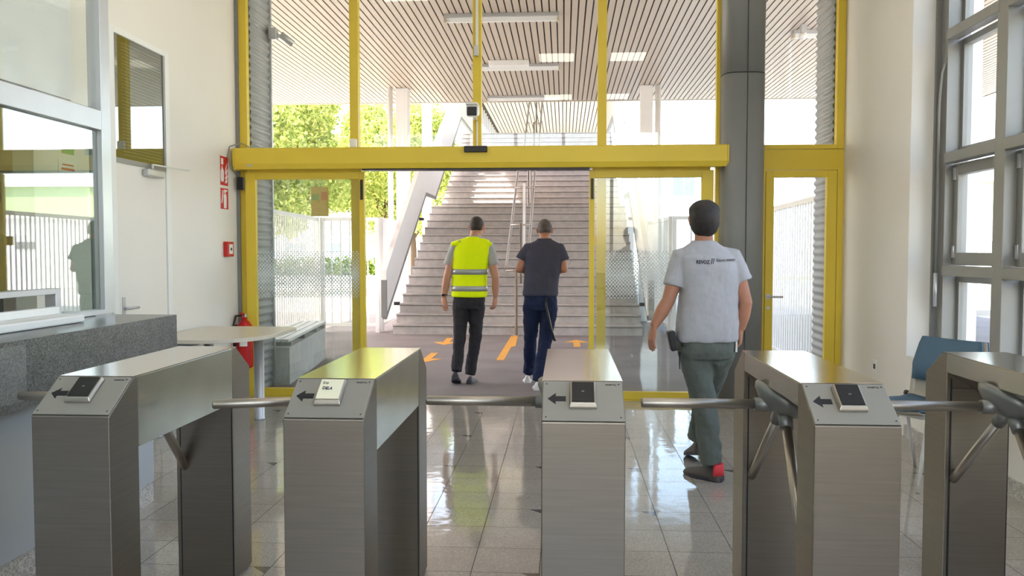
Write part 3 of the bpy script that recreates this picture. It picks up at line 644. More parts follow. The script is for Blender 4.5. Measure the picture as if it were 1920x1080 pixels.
wave_wall('wall_porch_left', -3.05, 7.98, 8.5, 1); wave_wall('wall_porch_right', 2.50, 7.98, 8.5, -1)
struct('wall_building_left', MB().box(-12, -3.08, 8.0, 8.46, 0, 5.4).box(-6.2, -6, -4.5, 8, 0, 5.4), M['white_metal']); struct('wall_building_right', MB().box(2.53, 3.1, 8.5, 8.52, 0, 5.4), M['white_metal'])
struct('trim_porch_corner', MB().box(-3.06, -3.03, 8.50, 8.53, 0, 5.2), M['alu']); struct('trim_roof', MB().box(-12, 3.2, -5, 8.5, 4.76, 5.4), M['concrete'])
cp = empty('canopy', (0, 13, 4.74), kind='structure')
sm = MB()
for i in range(160):
    x = -7.0+i*.1; sm.box(x, x+.079, 8.0, 18.55, 4.74, 4.752)
struct('ceiling_slats', sm, M['slat'], cp); struct('backing', MB().box(-7.0, 9, 8.0, 18.6, 4.765, 4.80), M['slatgap'], cp)
struct('roof_slab', MB().box(-7.1, 9.1, 8.0, 18.7, 4.80, 5.2), M['concrete'], cp); struct('edge_fascia', MB().box(-7.1, 9.1, 18.6, 18.66, 4.735, 5.2).box(-7.1, -7.03, 8.5, 18.6, 4.735, 5.2).box(9.03, 9.1, 8.5, 18.6, 4.735, 5.2), M['slat'], cp)
def tube_light(x0, x1, y, z, label, extra=False):
    L = empty('strip_light', ((x0+x1)/2, y, z-.12), label, 'strip light', 'strip lights under the slatted canopy')
    MB().box(x0, x1, y-.10, y+.10, z-.05, z-.002).build('housing', M['alu'], L); MB().prism([(x0+.02, y-.06, z-.05), (x0+.02, y+.06, z-.05), (x0+.02, y+.03, z-.10), (x0+.02, y-.03, z-.10)], (x1-x0-.04, 0, 0)).build('diffuser', M['white'], L)
    for x in (x0, x1-.02): MB().box(x-.005, x+.025, y-.065, y+.065, z-.11, z-.05).build('end_cap', mat('aged_cap', (196, 184, 160), .5), L)
tube_light(-1.69, -.08, 11.8, 4.74, 'strip light under canopy nearest to the doors'); tube_light(-1.66, -.08, 14.95, 4.74, 'middle strip light under canopy, with emergency lamp beside it')
tube_light(-1.66, -.08, 17.95, 4.74, 'farthest strip light under canopy above the stairs'); tube_light(3.45, 5.05, 12.97, 4.74, 'strip light under canopy seen above the side door')
el = MB().box(-1.32, -.62, 14.55, 14.68, 4.64, 4.739).build('emergency_lamp', M['white'], bevel=.01); tag(el, 'short white emergency lamp beside the middle strip light under the canopy', 'lamp')
# outside cameras
c2 = empty('security_camera', (-3.03, 8.48, 3.6), 'grey bullet camera on an arm at the corrugated wall, upper left', 'security camera')
MB().box(-3.03, -2.95, 8.42, 8.5, 3.58, 3.70).build('mount', M['alu'], c2, bevel=.005); MB().tube([(-2.97, 8.46, 3.64), (-2.90, 8.50, 3.62)], .016, 8).build('arm', M['alu'], c2); MB().tube([(-2.93, 8.5, 3.645), (-2.82, 8.56, 3.56)], .038, 14).build('camera_body', M['alu'], c2)
c3 = empty('security_camera', (3.5, 12.6, 4.5), 'small white dome camera under the canopy seen above the side door', 'security camera')
MB().box(3.47, 3.55, 12.56, 12.64, 4.62, 4.74).build('mount', M['alu'], c3); MB().ball((3.50, 12.6, 4.57), .06).build('dome', M['white'], c3)
# columns carrying the canopy
def column(x0, x1, y, top, label, pipe=False):
    if pipe: o = MB().lathe(((x0+x1)/2, y, -.015), [((x1-x0)/2, 0), ((x1-x0)/2, top+.015)], 20).build('drain_pipe' if pipe == 1 else 'round_column', M['white_metal'], origin=((x0+x1)/2, y, -.015))
    else: o = MB().box(x0, x1, y, y+(x1-x0), -.015, top).build('canopy_column', M['white_metal'], origin=((x0+x1)/2, y, -.015), bevel=.01)
    tag(o, label, 'column', 'white columns under the canopy')
column(-3.442, -3.189, 16.9, 4.738, 'broad white steel column left of the stairs under the canopy'); column(-3.607, -3.497, 16.9, 4.738, 'thin round white pipe column directly left of the broad left column', 1)
column(1.528, 1.771, 16.9, 4.738, 'broad white steel column right of the stairs under the canopy'); column(1.81, 1.93, 16.9, 4.738, 'thin round white pipe column directly right of the broad right column', 1)
column(-3.47, -3.25, 20.2, 7.0, 'farther white column left of the stairs beyond the canopy edge'); column(1.47, 1.72, 20.6, 7.0, 'farther white column right of the stairs beyond the canopy edge')

# stairs
st = empty('outdoor_staircase', (-.8, 14, 0), 'wide grey outdoor staircase rising in two flights behind the two men', 'staircase')
SX0, SX1 = -2.92, 1.32
def step(y, z0, z1, yend):
    o = MB().box(SX0, SX1, y, yend, z0, z1-.028).build('step', M['step'], st)
    MB().box(SX0-.005, SX1+.005, y-.028, yend, z1-.028, z1).build('tread', M['step'], o, bevel=.004)
    MB().box(SX0, SX1, y-.006, y-.0005, z1-.038, z1-.028).build('joint', M['nosing'], o)
for k in range(15):
    y = 14+.3*k; step(y, max(-.012, .16*k-.12), .16*(k+1), y+.36 if k < 14 else 19.75)
for k in range(15):
    y = 19.7+.3*k; step(y, 2.4+.16*k-.12, 2.4+.16*(k+1), y+.36 if k < 14 else 30)
MB().prism([(SX0+.01, 14.35, 0), (SX0+.01, 18.5, 0), (SX0+.01, 18.5, 2.2), (SX0+.01, 18.3, 2.2)], (SX1-SX0-.02, 0, 0)).build('solid_base', M['concrete'], st)
MB().prism([(SX0+.01, 18.5, 0), (SX0+.01, 30, 0), (SX0+.01, 30, 4.7), (SX0+.01, 24.1, 4.7), (SX0+.01, 19.8, 2.35), (SX0+.01, 18.5, 2.35)], (SX1-SX0-.02, 0, 0)).build('solid_base', M['concrete'], st)
def balustrade(x, sgn, label):
    B = empty('balustrade', (x, 14, 0), label, 'balustrade', 'white panels beside the stairs')
    bot = [(13.72, .30), (17.80, 2.63), (19.1, 2.63), (24.0, 5.25), (29, 5.25)]; top = [(29, 6.2), (23.8, 6.2), (19.4, 3.95), (17.75, 3.52), (16.8, 2.95), (13.72, 1.07)]
    MB().prism([(x, a, b) for a, b in bot+top], (.05*sgn, 0, 0)).build('panel', M['white_metal'], B)
    t_ = MB()
    for (a, b), (c, d) in zip(bot[:-1], bot[1:]): t_.prism([(x+.055*sgn, a, b-.03), (x+.055*sgn, c, d-.03), (x+.055*sgn, c, d+.05), (x+.055*sgn, a, b+.05)], (-.075*sgn, 0, 0))
    t_.build('bottom_trim', M['steel_paint'], B)
    c_ = MB()
    tp = top[::-1]
    for (a, b), (c, d) in zip(tp[:-1], tp[1:]): c_.prism([(x+.055*sgn, a, b), (x+.055*sgn, c, d), (x+.055*sgn, c, d+.03), (x+.055*sgn, a, b+.03)], (-.085*sgn, 0, 0))
    c_.build('cap_rail', M['white_metal'], B)
    MB().box(x-.03, x+.06, 13.68, 13.74, .30, .93).build('end_post', M['steel_paint'], B)
    for y, z in ((14.6, .9-.15), (17.2, 2.35)): MB().box(x-.06*0, x+.10*(-sgn)*-1, y-.03, y+.03, z-.30, z-.24).build('fixing', M['dark'], B)
    return B
balustrade(-3.02, 1, 'white solid balustrade panel on the left side of the stairs'); balustrade(1.42, -1, 'white solid balustrade panel on the right side of the stairs')
hr = empty('centre_handrail', (-.8, 14, 0), 'polished steel double handrail running up the middle of the stairs', 'handrail')
for (y, z0) in ((13.93, -.012), (15.35, .80), (16.85, 1.60), (18.6, 2.4), (19.95, 2.56), (22.0, 3.68), (24.0, 4.8)):
    MB().lathe((-.80, y, z0), [(.06, 0), (.06, .012), (.024, .014), (.024, 1.13)], 14).build('post', M['tube'], hr); MB().tube([(-.98, y, z0+1.10), (-.62, y, z0+1.10)], .016, 10).build('cross_bar', M['tube'], hr)
for x in (-.98, -.62):
    MB().tube([(x, 13.9, 1.12), (x, 14.1, 1.16), (x, 18.4, 3.5), (x, 19.7, 3.6), (x, 24.0, 5.88), (x, 27, 5.9)], .024, 10).build('rail', M['tube'], hr)
up = MB().box(-.815, -.765, 16.4, 16.45, 1.4, 2.75).build('post', M['white_metal'], hr)
# upper storey over the stairs
uh = empty('upper_walkway_roof', (-.8, 25, 7), kind='structure')
us = MB()
for i in range(31): us.box(-3.05+i*.15, -3.05+i*.15+.115, 18.7, 40, 7.0, 7.02)
struct('ceiling_slats', us, M['slat'], uh); struct('backing', MB().box(-3.6, 2.05, 16.6, 40, 7.05, 7.4), M['slatgap'], uh)  # backing extended unseen above the canopy to keep sun off the stairs
struct('wall_upper', MB().box(-3.1, 1.5, 40, 40.2, 4.8, 7.0), M['white_metal'], uh)
lat = MB()
for i in range(26):
    y = 21+.75*i; lat.box(-3.2, -3.16, y, y+.06, 5.2, 7.0).box(1.58, 1.62, y, y+.06, 5.2, 7.0)
struct('side_posts', lat, M['white_metal'], uh)
for i, y in enumerate((21.5, 25.5, 29.5)):
    o = MB().box(-.1, 1.1, y-.1, y+.1, 6.9, 6.99).build('strip_light', M['white']); tag(o, ['nearest strip light over the upper flight of stairs', 'middle strip light over the upper flight of stairs', 'farthest strip light over the upper flight of stairs'][i], 'strip light', 'strip lights over the upper flight')

# fences
def fence(name, p0, p1, label, h=2.0, sp=.125, post_ends=True, group='white bar fences'):
    p0, p1 = V(p0), V(p1); d = p1-p0; n = int(d.length/sp); u = d.normalized(); nrm = V((-u.y, u.x, 0))
    F_ = empty(name, (p0.x, p0.y, 0), label, 'fence', group)
    ang_ = math.atan2(u.y, u.x)
    def rb(c, l, t, z0, z1): 
        m_ = MB(); m_.box(c.x-l/2, c.x+l/2, c.y-t/2, c.y+t/2, z0, z1, rot=RZ(ang_)); return m_
    mid = (p0+p1)/2
    rb(mid, d.length, .04, h-.06, h).build('top_rail', M['white_metal'], F_); rb(mid, d.length, .04, .10, .15).build('bottom_rail', M['white_metal'], F_)
    for k in range(1, n): rb(p0+u*(k*sp), .026, .016, .15, h-.06).build('bar', M['white_metal'], F_)
    if post_ends:
        for p in (p0, p1): rb(p, .07, .07, -.012, h).build('post', M['white_metal'], F_)
    return F_
fence('bar_fence', (-4.05, 10.9), (-4.3, 14.25), 'long white bar fence receding left behind the concrete bench')
fence('bar_gate', (-4.22, 14.3), (-3.25, 14.3), 'white bar gate facing the hall left of the stairs', sp=.16)
fence('bar_fence', (-3.2, 14.4), (-3.25, 16.8), 'white bar fence panel between the gate and the left white column')
fence('bar_fence', (2.66, 8.62), (2.9, 14.0), 'long white bar fence receding behind the side door')
fence('bar_gate', (2.45, 14.1), (1.85, 14.1), 'white bar gate right of the stairs seen behind the man in grey', sp=.16)
fence('bar_fence', (1.80, 14.2), (1.70, 16.7), 'white bar fence panel between right gate and right column')
# concrete bench
cbn = empty('concrete_bench', (-3.1, 9.6, 0), 'low concrete block with white slatted bench top outside the left glass', 'bench')
MB().prism([(-2.88, 8.52, -.012), (-3.16, 10.78, -.012), (-3.40, 10.78, -.012), (-3.30, 8.52, -.012)], (0, 0, .41)).build('concrete_block', M['concrete'], cbn)
for k in range(4):
    x = -2.90-.105*k; MB().prism([(x, 8.55, .45), (x-.28, 10.9, .45), (x-.36, 10.9, .45), (x-.08, 8.55, .45)], (0, 0, .03)).build('bench_slat', M['bench'], cbn)
for y in (8.7, 9.45, 10.2, 10.75): MB().box(-3.4-.12*(y-8.6)*.7, -2.90-.12*(y-8.6), y-.03, y+.03, .398, .45).build('bearer', M['frame_grey'], cbn)
# painted arrows on the paving
def floor_mark(pts, name, label, x, y, a=0, s=1):
    r_ = RZ(a); o = MB().prism([r_ @ V((p[0]*s, p[1]*s, 0)) + V((x, y, -.0118)) for p in pts], (0, 0, .003)).build(name, M['orange']); tag(o, label, 'floor marking', 'orange markings on the paving')
AR = [(-.05, .5), (-.05, -.12), (-.20, -.12), (0, -.5), (.20, -.12), (.05, -.12), (.05, .5)]
floor_mark(AR, 'floor_arrow', 'worn orange arrow pointing to the doors, farther of the left pair', -1.84, 12.95, .05)
floor_mark(AR, 'floor_arrow', 'worn orange arrow pointing to the doors, nearer of the left pair', -1.80, 10.95, .0)
floor_mark([(-.05, -1.5), (.05, -1.5), (.05, 0), (.11, .1), (.06, 1.6), (-.05, 1.6)], 'floor_line', 'long orange line on the paving leading to the centre handrail', -.83, 12.25)
floor_mark([(p[0]*1.0, -p[1]) for p in AR], 'floor_arrow', 'orange arrow pointing to the stairs right of the man in the dark shirt', .2, 12.8)
# ------------------------------------------------------------------ far surroundings
def leaves(name, blobs, n, size, m, parent, seed):
    rnd = random.Random(seed); vs = []; fs = []; W_ = [b[3]**2 for b in blobs]
    for i in range(n):
        bx, by, bz, br = rnd.choices(blobs, W_)[0]
        d = V((rnd.gauss(0, 1), rnd.gauss(0, 1), rnd.gauss(0, 1))).normalized(); c = V((bx, by, bz)) + d*br*(rnd.random()**.35)
        a = V((rnd.gauss(0, 1), rnd.gauss(0, 1), rnd.gauss(0, 1))).normalized(); b = a.cross(V((rnd.gauss(0, 1), rnd.gauss(0, 1), rnd.gauss(0, 1)))).normalized()
        s = size*rnd.uniform(.6, 1.3); k = len(vs)
        vs += [c-a*s, c-a*s*.1+b*s*.42, c+a*s, c-a*s*.1-b*s*.42]; fs.append((k, k+1, k+2, k+3))
    me = bpy.data.meshes.new(name); me.from_pydata([tuple(v-parent.location) for v in vs], [], fs); me.materials.append(m)
    o = bpy.data.objects.new(name, me); COL.objects.link(o); o.parent = parent
    return o
def leaf_mat(name, c0, c1):
    m = bpy.data.materials.new(name); m.use_nodes = True; t = m.node_tree; t.nodes.clear()
    o = t.nodes.new('ShaderNodeOutputMaterial'); mx = t.nodes.new('ShaderNodeMixShader'); d = t.nodes.new('ShaderNodeBsdfDiffuse'); tl = t.nodes.new('ShaderNodeBsdfTranslucent')
    g = t.nodes.new('ShaderNodeNewGeometry'); cr = t.nodes.new('ShaderNodeValToRGB'); cr.color_ramp.elements[0].color = srgb(*c0); cr.color_ramp.elements[1].color = srgb(*c1)
    t.links.new(g.outputs['Random Per Island'], cr.inputs[0]); t.links.new(cr.outputs[0], d.inputs[0]); t.links.new(cr.outputs[0], tl.inputs[0]); mx.inputs[0].default_value = .45
    t.links.new(d.outputs[0], mx.inputs[1]); t.links.new(tl.outputs[0], mx.inputs[2]); t.links.new(mx.outputs[0], o.inputs[0]); return m
LM = leaf_mat('broad_leaves', (120, 146, 60), (226, 226, 140))
def tree(x, y, r, zc, label, seed, n=16000, squash=1):
    T_ = empty('tree', (x, y, -.02), label, 'tree', 'trees beyond the fence')
    rnd = random.Random(seed)
    bl = [(x, y, zc, r*.75)]
    for k in range(22):
        a = rnd.uniform(0, 2*PI); e = rnd.uniform(-.75, .9); bl.append((x+math.cos(a)*r*.75*math.cos(e), y+math.sin(a)*r*.75*math.cos(e), zc+math.sin(e)*r*.9*squash, r*rnd.uniform(.25, .42)))
    leaves('foliage', bl, n, .10, LM, T_, seed)
    MB().tube([(x, y, -.02), (x+.05, y, 1.5), (x, y, zc-r*.3)], [.26, .2, .12], 10).build('trunk', M['bark'], T_)
    for k in range(5):
        a = k*1.3; MB().tube([(x, y, 2.0+.3*k), (x+math.cos(a)*r*.5, y+math.sin(a)*r*.5, zc-.3+.2*k)], [.1, .03], 8).build('branch', M['bark'], T_)
tree(-10.4, 27, 3.3, 4.5, 'broad sunlit green tree farthest left beyond the fence', 1, 60000); tree(-7.4, 34.4, 3.1, 4.7, 'green tree behind the left white columns', 2, 42000); tree(-17.2, 35, 4.2, 6.5, 'tall green tree at the left edge behind the first tree', 3, 20000)
tree(-8.3, 45, 3.2, 4.6, 'pale smaller tree beyond the others at the foot of the upper balustrade', 4, 16000)
struct('ground_lawn', MB().box(-60, -3.5, 50, 80, -.02, .0).box(6, 30, 42, 48, -.02, 0), M['grass'])
hg = empty('low_hedge', (-12, 48, 0), 'low dark green hedge at the edge of the lawn beyond the fence', 'hedge'); leaves('foliage', [(-22+i*1.1, 49, .45, .7) for i in range(18)], 7000, .14, leaf_mat('hedge_leaves', (60, 90, 34), (140, 160, 70)), hg, 9)
pl = empty('potted_shrub', (-3.55, 9.0, .4), 'small pale green shrub behind the concrete bench by the left glass', 'shrub'); leaves('foliage', [(-3.42, 8.75, .62, .12), (-3.5, 8.95, .60, .13), (-3.4, 9.1, .72, .08)], 260, .035, leaf_mat('shrub_leaves', (120, 140, 110), (214, 220, 190)), pl, 5)
MB().lathe((-3.5, 8.95, .39), [(.10, 0), (.14, .14)], 16).build('pot', M['dark'], pl)
MB().box(-3.62, -3.41, 8.6, 9.3, -.012, .39).build('planter_ledge', M['concrete'], pl)
def building(name, x0, x1, y, z1, rows, label, body='paleblue', depth=8, ww=1.6, gap=.5):
    B = empty(name, ((x0+x1)/2, y, -.02), label, 'building')
    MB().box(x0, x1, y, y+depth, -.02, z1).build('wall', M[body], B)
    MB().box(x0-.2, x1+.2, y-.2, y+depth, z1, z1+.3).build('roof_edge', M['white_metal'], B)
    for z, h in rows:
        x = x0+.6
        while x+ww < x1-.3:
            f_ = MB().box(x, x+ww, y-.05, y, z, z+h).build('window', M['white_metal'], B); MB().box(x+.06, x+ww/2-.03, y-.06, y-.05, z+.06, z+h-.06).box(x+ww/2+.03, x+ww-.06, y-.06, y-.05, z+.06, z+h-.06).build('pane', M['bglass'], f_); x += ww+gap
building('office_building', 5.0, 32, 60, 9.0, ((5.3, 1.5),), 'long pale office building with a window band, far right behind the stairs')
building('low_building', -40, -8, 92, 3.6, ((1.2, 1.2),), 'low pale blue building far behind the trees on the left', ww=2.4, gap=1.6)
building('green_building', 16, 44, 36, 4.3, (), 'low pale green building seen through the right windows', 'palegreen')
bx = MB().box(13.6, 15.6, 29, 33, .0, 2.6).box(13.5, 15.7, 28.9, 33.1, 2.6, 2.7).build('white_container', M['white_metal']); tag(bx, 'white container outside the right windows in front of the green building', 'container')
MB().box(13.9, 14.6, 28.97, 29.0, 1.5, 1.75).build('vent', M['steel_paint'], bx)
struct('trim_kerb', MB().box(6.2, 6.4, -20, 8, -.02, .1).box(9, 60, 19, 19.2, -.02, .1), M['paleconc'])

# ------------------------------------------------------------------ chair by the right windows
ch = empty('visitor_chair', (2.16, 5.2, 0), 'blue upholstered visitor chair with beige shell between the two right turnstiles', 'chair')
def chair_local():
    prof = [(-.26, .455), (-.22, .44), (-.05, .435), (.12, .43), (.20, .445), (.245, .50), (.255, .58), (.275, .68), (.33, .80), (.345, .85)]   # y, z
    def sheet(pr, wd, th, nm, m):
        rings = []
        for i, (y, z) in enumerate(pr):
            t = V((0, pr[min(i+1, len(pr)-1)][0]-pr[max(i-1, 0)][0], pr[min(i+1, len(pr)-1)][1]-pr[max(i-1, 0)][1])).normalized(); n = V((0, -t.z, t.y))
            up_ = []; dn = []
            for k in range(13):
                s = -1+2*k/12; x = s*wd*(1-.06*(i in (0, len(pr)-1))); cc = .02*s*s
                c = V((x, y, z)) + n*cc; up_.append(c+n*th/2*(1-.5*abs(s)**6)); dn.append(c-n*th/2*(1-.5*abs(s)**6))
            rings.append(up_+dn[::-1])
        m_ = MB(); m_.loft(rings); return m_.build(nm, m, ch, local=True)
    sheet(prof, .235, .014, 'shell', M['shell'])
    off = lambda pr, d: [(y - d*(.2 if z < .5 else 1), z + d*(1 if z < .5 else .1)) for y, z in pr]
    sheet(off(prof[0:5], .02), .22, .03, 'seat_cushion', M['bluecush']); b_ = sheet(off(prof[6:], .022), .222, .028, 'backrest_cushion', M['bluecush'])
    sheet([(y+.016, z) for y, z in prof[7:]], .236, .012, 'back_cover', M['bluecush'])
    for sx in (-1, 1):
        MB().tube([(sx*.10, -.02, .41), (sx*.22, -.24, .0)], [.012, .010], 10).build('leg', M['white_metal'], ch, local=True)
        MB().tube([(sx*.10, .04, .41), (sx*.22, .27, .0)], [.012, .010], 10).build('leg', M['white_metal'], ch, local=True)
        MB().tube([(sx*.235, .225, .48), (sx*.27, .225, .485)], .018, 12).build('linking_pin', M['black'], ch, local=True)
    MB().box(-.13, .13, -.10, .12, .40, .425).build('under_frame', M['white'], ch, local=True)
chair_local(); ch.rotation_euler = (0, 0, math.radians(-62)); ch.location = (2.17, 5.22, 0)

# ------------------------------------------------------------------ people
def remesh(o, vox, smooth=4, disp=None):
    r = o.modifiers.new('remesh', 'REMESH'); r.mode = 'VOXEL'; r.voxel_size = vox; r.use_smooth_shade = True
    s_ = o.modifiers.new('smooth', 'SMOOTH'); s_.iterations = smooth; s_.factor = .5
    if disp:
        tx = bpy.data.textures.new(o.name+'_folds', 'CLOUDS'); tx.noise_scale = disp[1]; tx.noise_depth = 2
        d = o.modifiers.new('folds', 'DISPLACE'); d.texture = tx; d.strength = disp[0]; d.mid_level = .5; d.texture_coords = 'LOCAL'
    return o
def torso(mb, lv, head=0, n=2.5, seg=36):
    c, s = math.cos(head), math.sin(head); rings = []
    for z, cx, cy, a, b in lv:
        rings.append([(cx+(p[0]*c-p[1]*s), cy+(p[0]*s+p[1]*c), z) for p in [(q[0], q[1]) for q in sq_ring(0, 0, 0, a, b, n, seg)]])
    mb.loft(rings); return mb
def hand(mb, w_, d, pn, side, curl=.35, k=1.0, spread=.06):
    w_, d, pn, side = V(w_), V(d).normalized(), V(pn), V(side)
    pn = (pn-d*pn.dot(d)).normalized(); sd = d.cross(pn).normalized()
    if sd.dot(side) < 0: sd = -sd          # sd points to the thumb
    rings = []
    for t, wd, th in ((-.03, .026, .020), (0, .027, .019), (.03, .037, .017), (.06, .042, .015), (.088, .041, .012), (.098, .034, .008)):
        c = w_+d*t*k; rings.append([c + sd*(math.cos(2*PI*i/20)*wd*k) + pn*(math.sin(2*PI*i/20)*th*k) for i in range(20)])
    mb.loft(rings)
    for i, (off, ln, r) in enumerate(((.031, .072, .0088), (.0105, .080, .0090), (-.0105, .075, .0086), (-.031, .060, .0078))):
        p = w_ + d*(.084*k) + sd*(off*k); dd = (d + sd*off*spread*20*.1).normalized(); pts = [p-dd*.015]; a = curl*(1+.12*i)
        pts.append(p)
        for sgm, fr in enumerate((.45, .32, .23)):
            ang = a*(sgm+1)*.55; q = (dd*math.cos(ang)+pn*math.sin(ang)).normalized(); pts.append(pts[-1]+q*ln*fr*k)
        mb.tube(pts, [r*k*1.02, r*k, r*k*.95, r*k*.88, r*k*.75], 10, round_ends=True)
    p = w_ + d*.022*k + sd*.024*k
    mb.tube([p-sd*.01, p+(d*.55+sd*.6+pn*.25).normalized()*.035*k, p+(d*.55+sd*.6+pn*.25).normalized()*.035*k+(d*.85+sd*.3+pn*.35).normalized()*.030*k, p+(d*.55+sd*.6+pn*.25).normalized()*.035*k+(d*.85+sd*.3+pn*.35).normalized()*.030*k+(d*.95+pn*.35).normalized()*.022*k], [.0125*k, .0115*k, .0102*k, .008*k], 10, round_ends=True)
def head_shape(mb, c, head, tilt, k=1.0):
    R_ = RZ(head) @ RX(-tilt); c = V(c)
    P = lambda x, y, z: c + R_ @ V((x*k, y*k, z*k))
    mb.ball(c, (.074*k, .094*k, .108*k), 24, R_)
    mb.ball(P(0, .022, -.055), (.056*k, .066*k, .062*k), 20, R_)         # jaw
    mb.ball(P(0, .072, -.100), (.022*k, .020*k, .018*k), 12, R_)         # chin
    mb.ball(P(0, -.015, .02), (.077*k, .088*k, .088*k), 20, R_)
    mb.loft([[P(x*w_, .080+d, z) for x, d in ((-1, 0), (-.5, h), (0, h*1.5), (.5, h), (1, 0), (0, -.02))] for z, w_, h in ((.022, .007, .008), (-.005, .010, .016), (-.025, .015, .024), (-.033, .014, .012))])   # nose
    mb.ball(P(0, .082, -.060), (.022*k, .012*k, .009*k), 12, R_)
    mb.ball(P(0, .080, .034), (.045*k, .014*k, .010*k), 12, R_)          # brow
    for s in (-1, 1):
        E_ = RZ(head+s*.25) @ RX(-tilt)
        mb.ball(P(s*.080, -.008, -.012), (.010*k, .018*k, .032*k), 12, E_); mb.ball(P(s*.088, -.016, .0), (.008*k, .013*k, .022*k), 12, E_)
def face_parts(parent, c, head, tilt, k=1.0):
    R_ = RZ(head) @ RX(-tilt); c = V(c); P = lambda x, y, z: c + R_ @ V((x*k, y*k, z*k))
    for s in (-1, 1):
        e = MB().ball(P(s*.031, .0775, .010), .0112*k, 14).build('eye', M['eye'], parent); MB().ball(P(s*.031, .0862, .009), .0048*k, 10).build('iris', M['dark'], e)
        MB().tube([P(s*.018, .092, .028), P(s*.032, .091, .033), P(s*.048, .080, .027)], [.003, .004, .002], 6).build('eyebrow', M['hair'], parent)
    MB().tube([P(-.022, .085, -.060), P(0, .093, -.058), P(.022, .085, -.060)], [.003, .0065, .003], 8).build('mouth', M['lip'], parent)
def shoe(parent, heel, toe, m, h=.095, wd=.048, L_=None, name='shoe', sole=None, lift=0):
    heel, toe = V(heel), V(toe); d = toe-heel; ln = d.length; d.normalize(); up = (V((0, 0, 1))-d*d.z).normalized(); s = d.cross(up)
    mb = MB(); rings = []
    for t, w_, hh in ((0, .55, .6), (.03, .78, .92), (.12, .82, 1.0), (.3, .80, .98), (.42, .82, .80), (.6, .98, .62), (.78, 1.0, .50), (.92, .8, .40), (.985, .5, .28), (1, .3, .2)):
        c = heel + d*ln*t; ww = wd*w_; z1 = h*hh; ring = []
        for i in range(16):
            a = 2*PI*i/16; x = math.cos(a)*ww; y = math.sin(a); yy = .012 + (z1-.012)*(max(y, 0)**.8) if y > 0 else .012*(1+y)
            if y > 0: x *= (1-.35*y*y)
            ring.append(c + s*x + up*yy)
        rings.append(ring)
    mb.loft(rings); o = mb.build(name, M[m], parent)
    sm_ = MB(); rr = []
    for z in (0, .022):
        rr.append([heel+d*ln*(.5-.515*math.cos(a))+s*(math.sin(a)*wd*1.14*(1.0 if math.cos(a) < 0 else .85))+up*z for a in [2*PI*i/28 for i in range(28)]])
    sm_.loft(rr, smooth=False).build('sole', M[sole or m], o)
    return o
def sub_ring_band(lv, z0, z1, head, grow):
    def at(z):
        for A, B in zip(lv[:-1], lv[1:]):
            if A[0] <= z <= B[0]:
                t = (z-A[0])/(B[0]-A[0]); return [A[i]+(B[i]-A[i])*t for i in range(5)]
    a, b = at(z0), at(z1); return [(z0, a[1], a[2], a[3]+grow, a[4]+grow), (z1, b[1], b[2], b[3]+grow, b[4]+grow)]
def hair_cap(parent, c, head, tilt, m, k=1.0, thick=.012, low=-.03, vox=.006, top=.0):
    R_ = RZ(head) @ RX(-tilt); c = V(c); P = lambda x, y, z: c + R_ @ V((x*k, y*k, z*k))
    mb = MB(); t = thick
    if low < -.05: mb.ball(P(0, -.014, .046), ((.076+t)*k, (.078+t)*k, (.052+t)*k), 24, R_)
    if low < -.05: mb.ball(P(0, -.022, .0), ((.075+t)*k, (.084+t)*k, (.098+t)*k), 24, R_)
    else: mb.ball(P(0, -.018, .024+top), ((.074+t)*k, (.084+t)*k, (.086+t)*k), 24, R_)
    if low > -.05: mb.ball(P(0, -.036, -.022), ((.066+t)*k, (.062+t)*k, (.048+t*.6)*k), 22, R_)
    else: mb.ball(P(0, -.034, -.035), ((.064+t)*k, (.062+t)*k, (.068+t*.6)*k), 22, R_)
    if top: mb.ball(P(0, .03, .072+top), (.066*k, .06*k, .036*k), 18, R_)
    o = mb.build('hair', M[m], parent); remesh(o, vox, 5, (.006 if thick > .01 else .002, .03)); return o

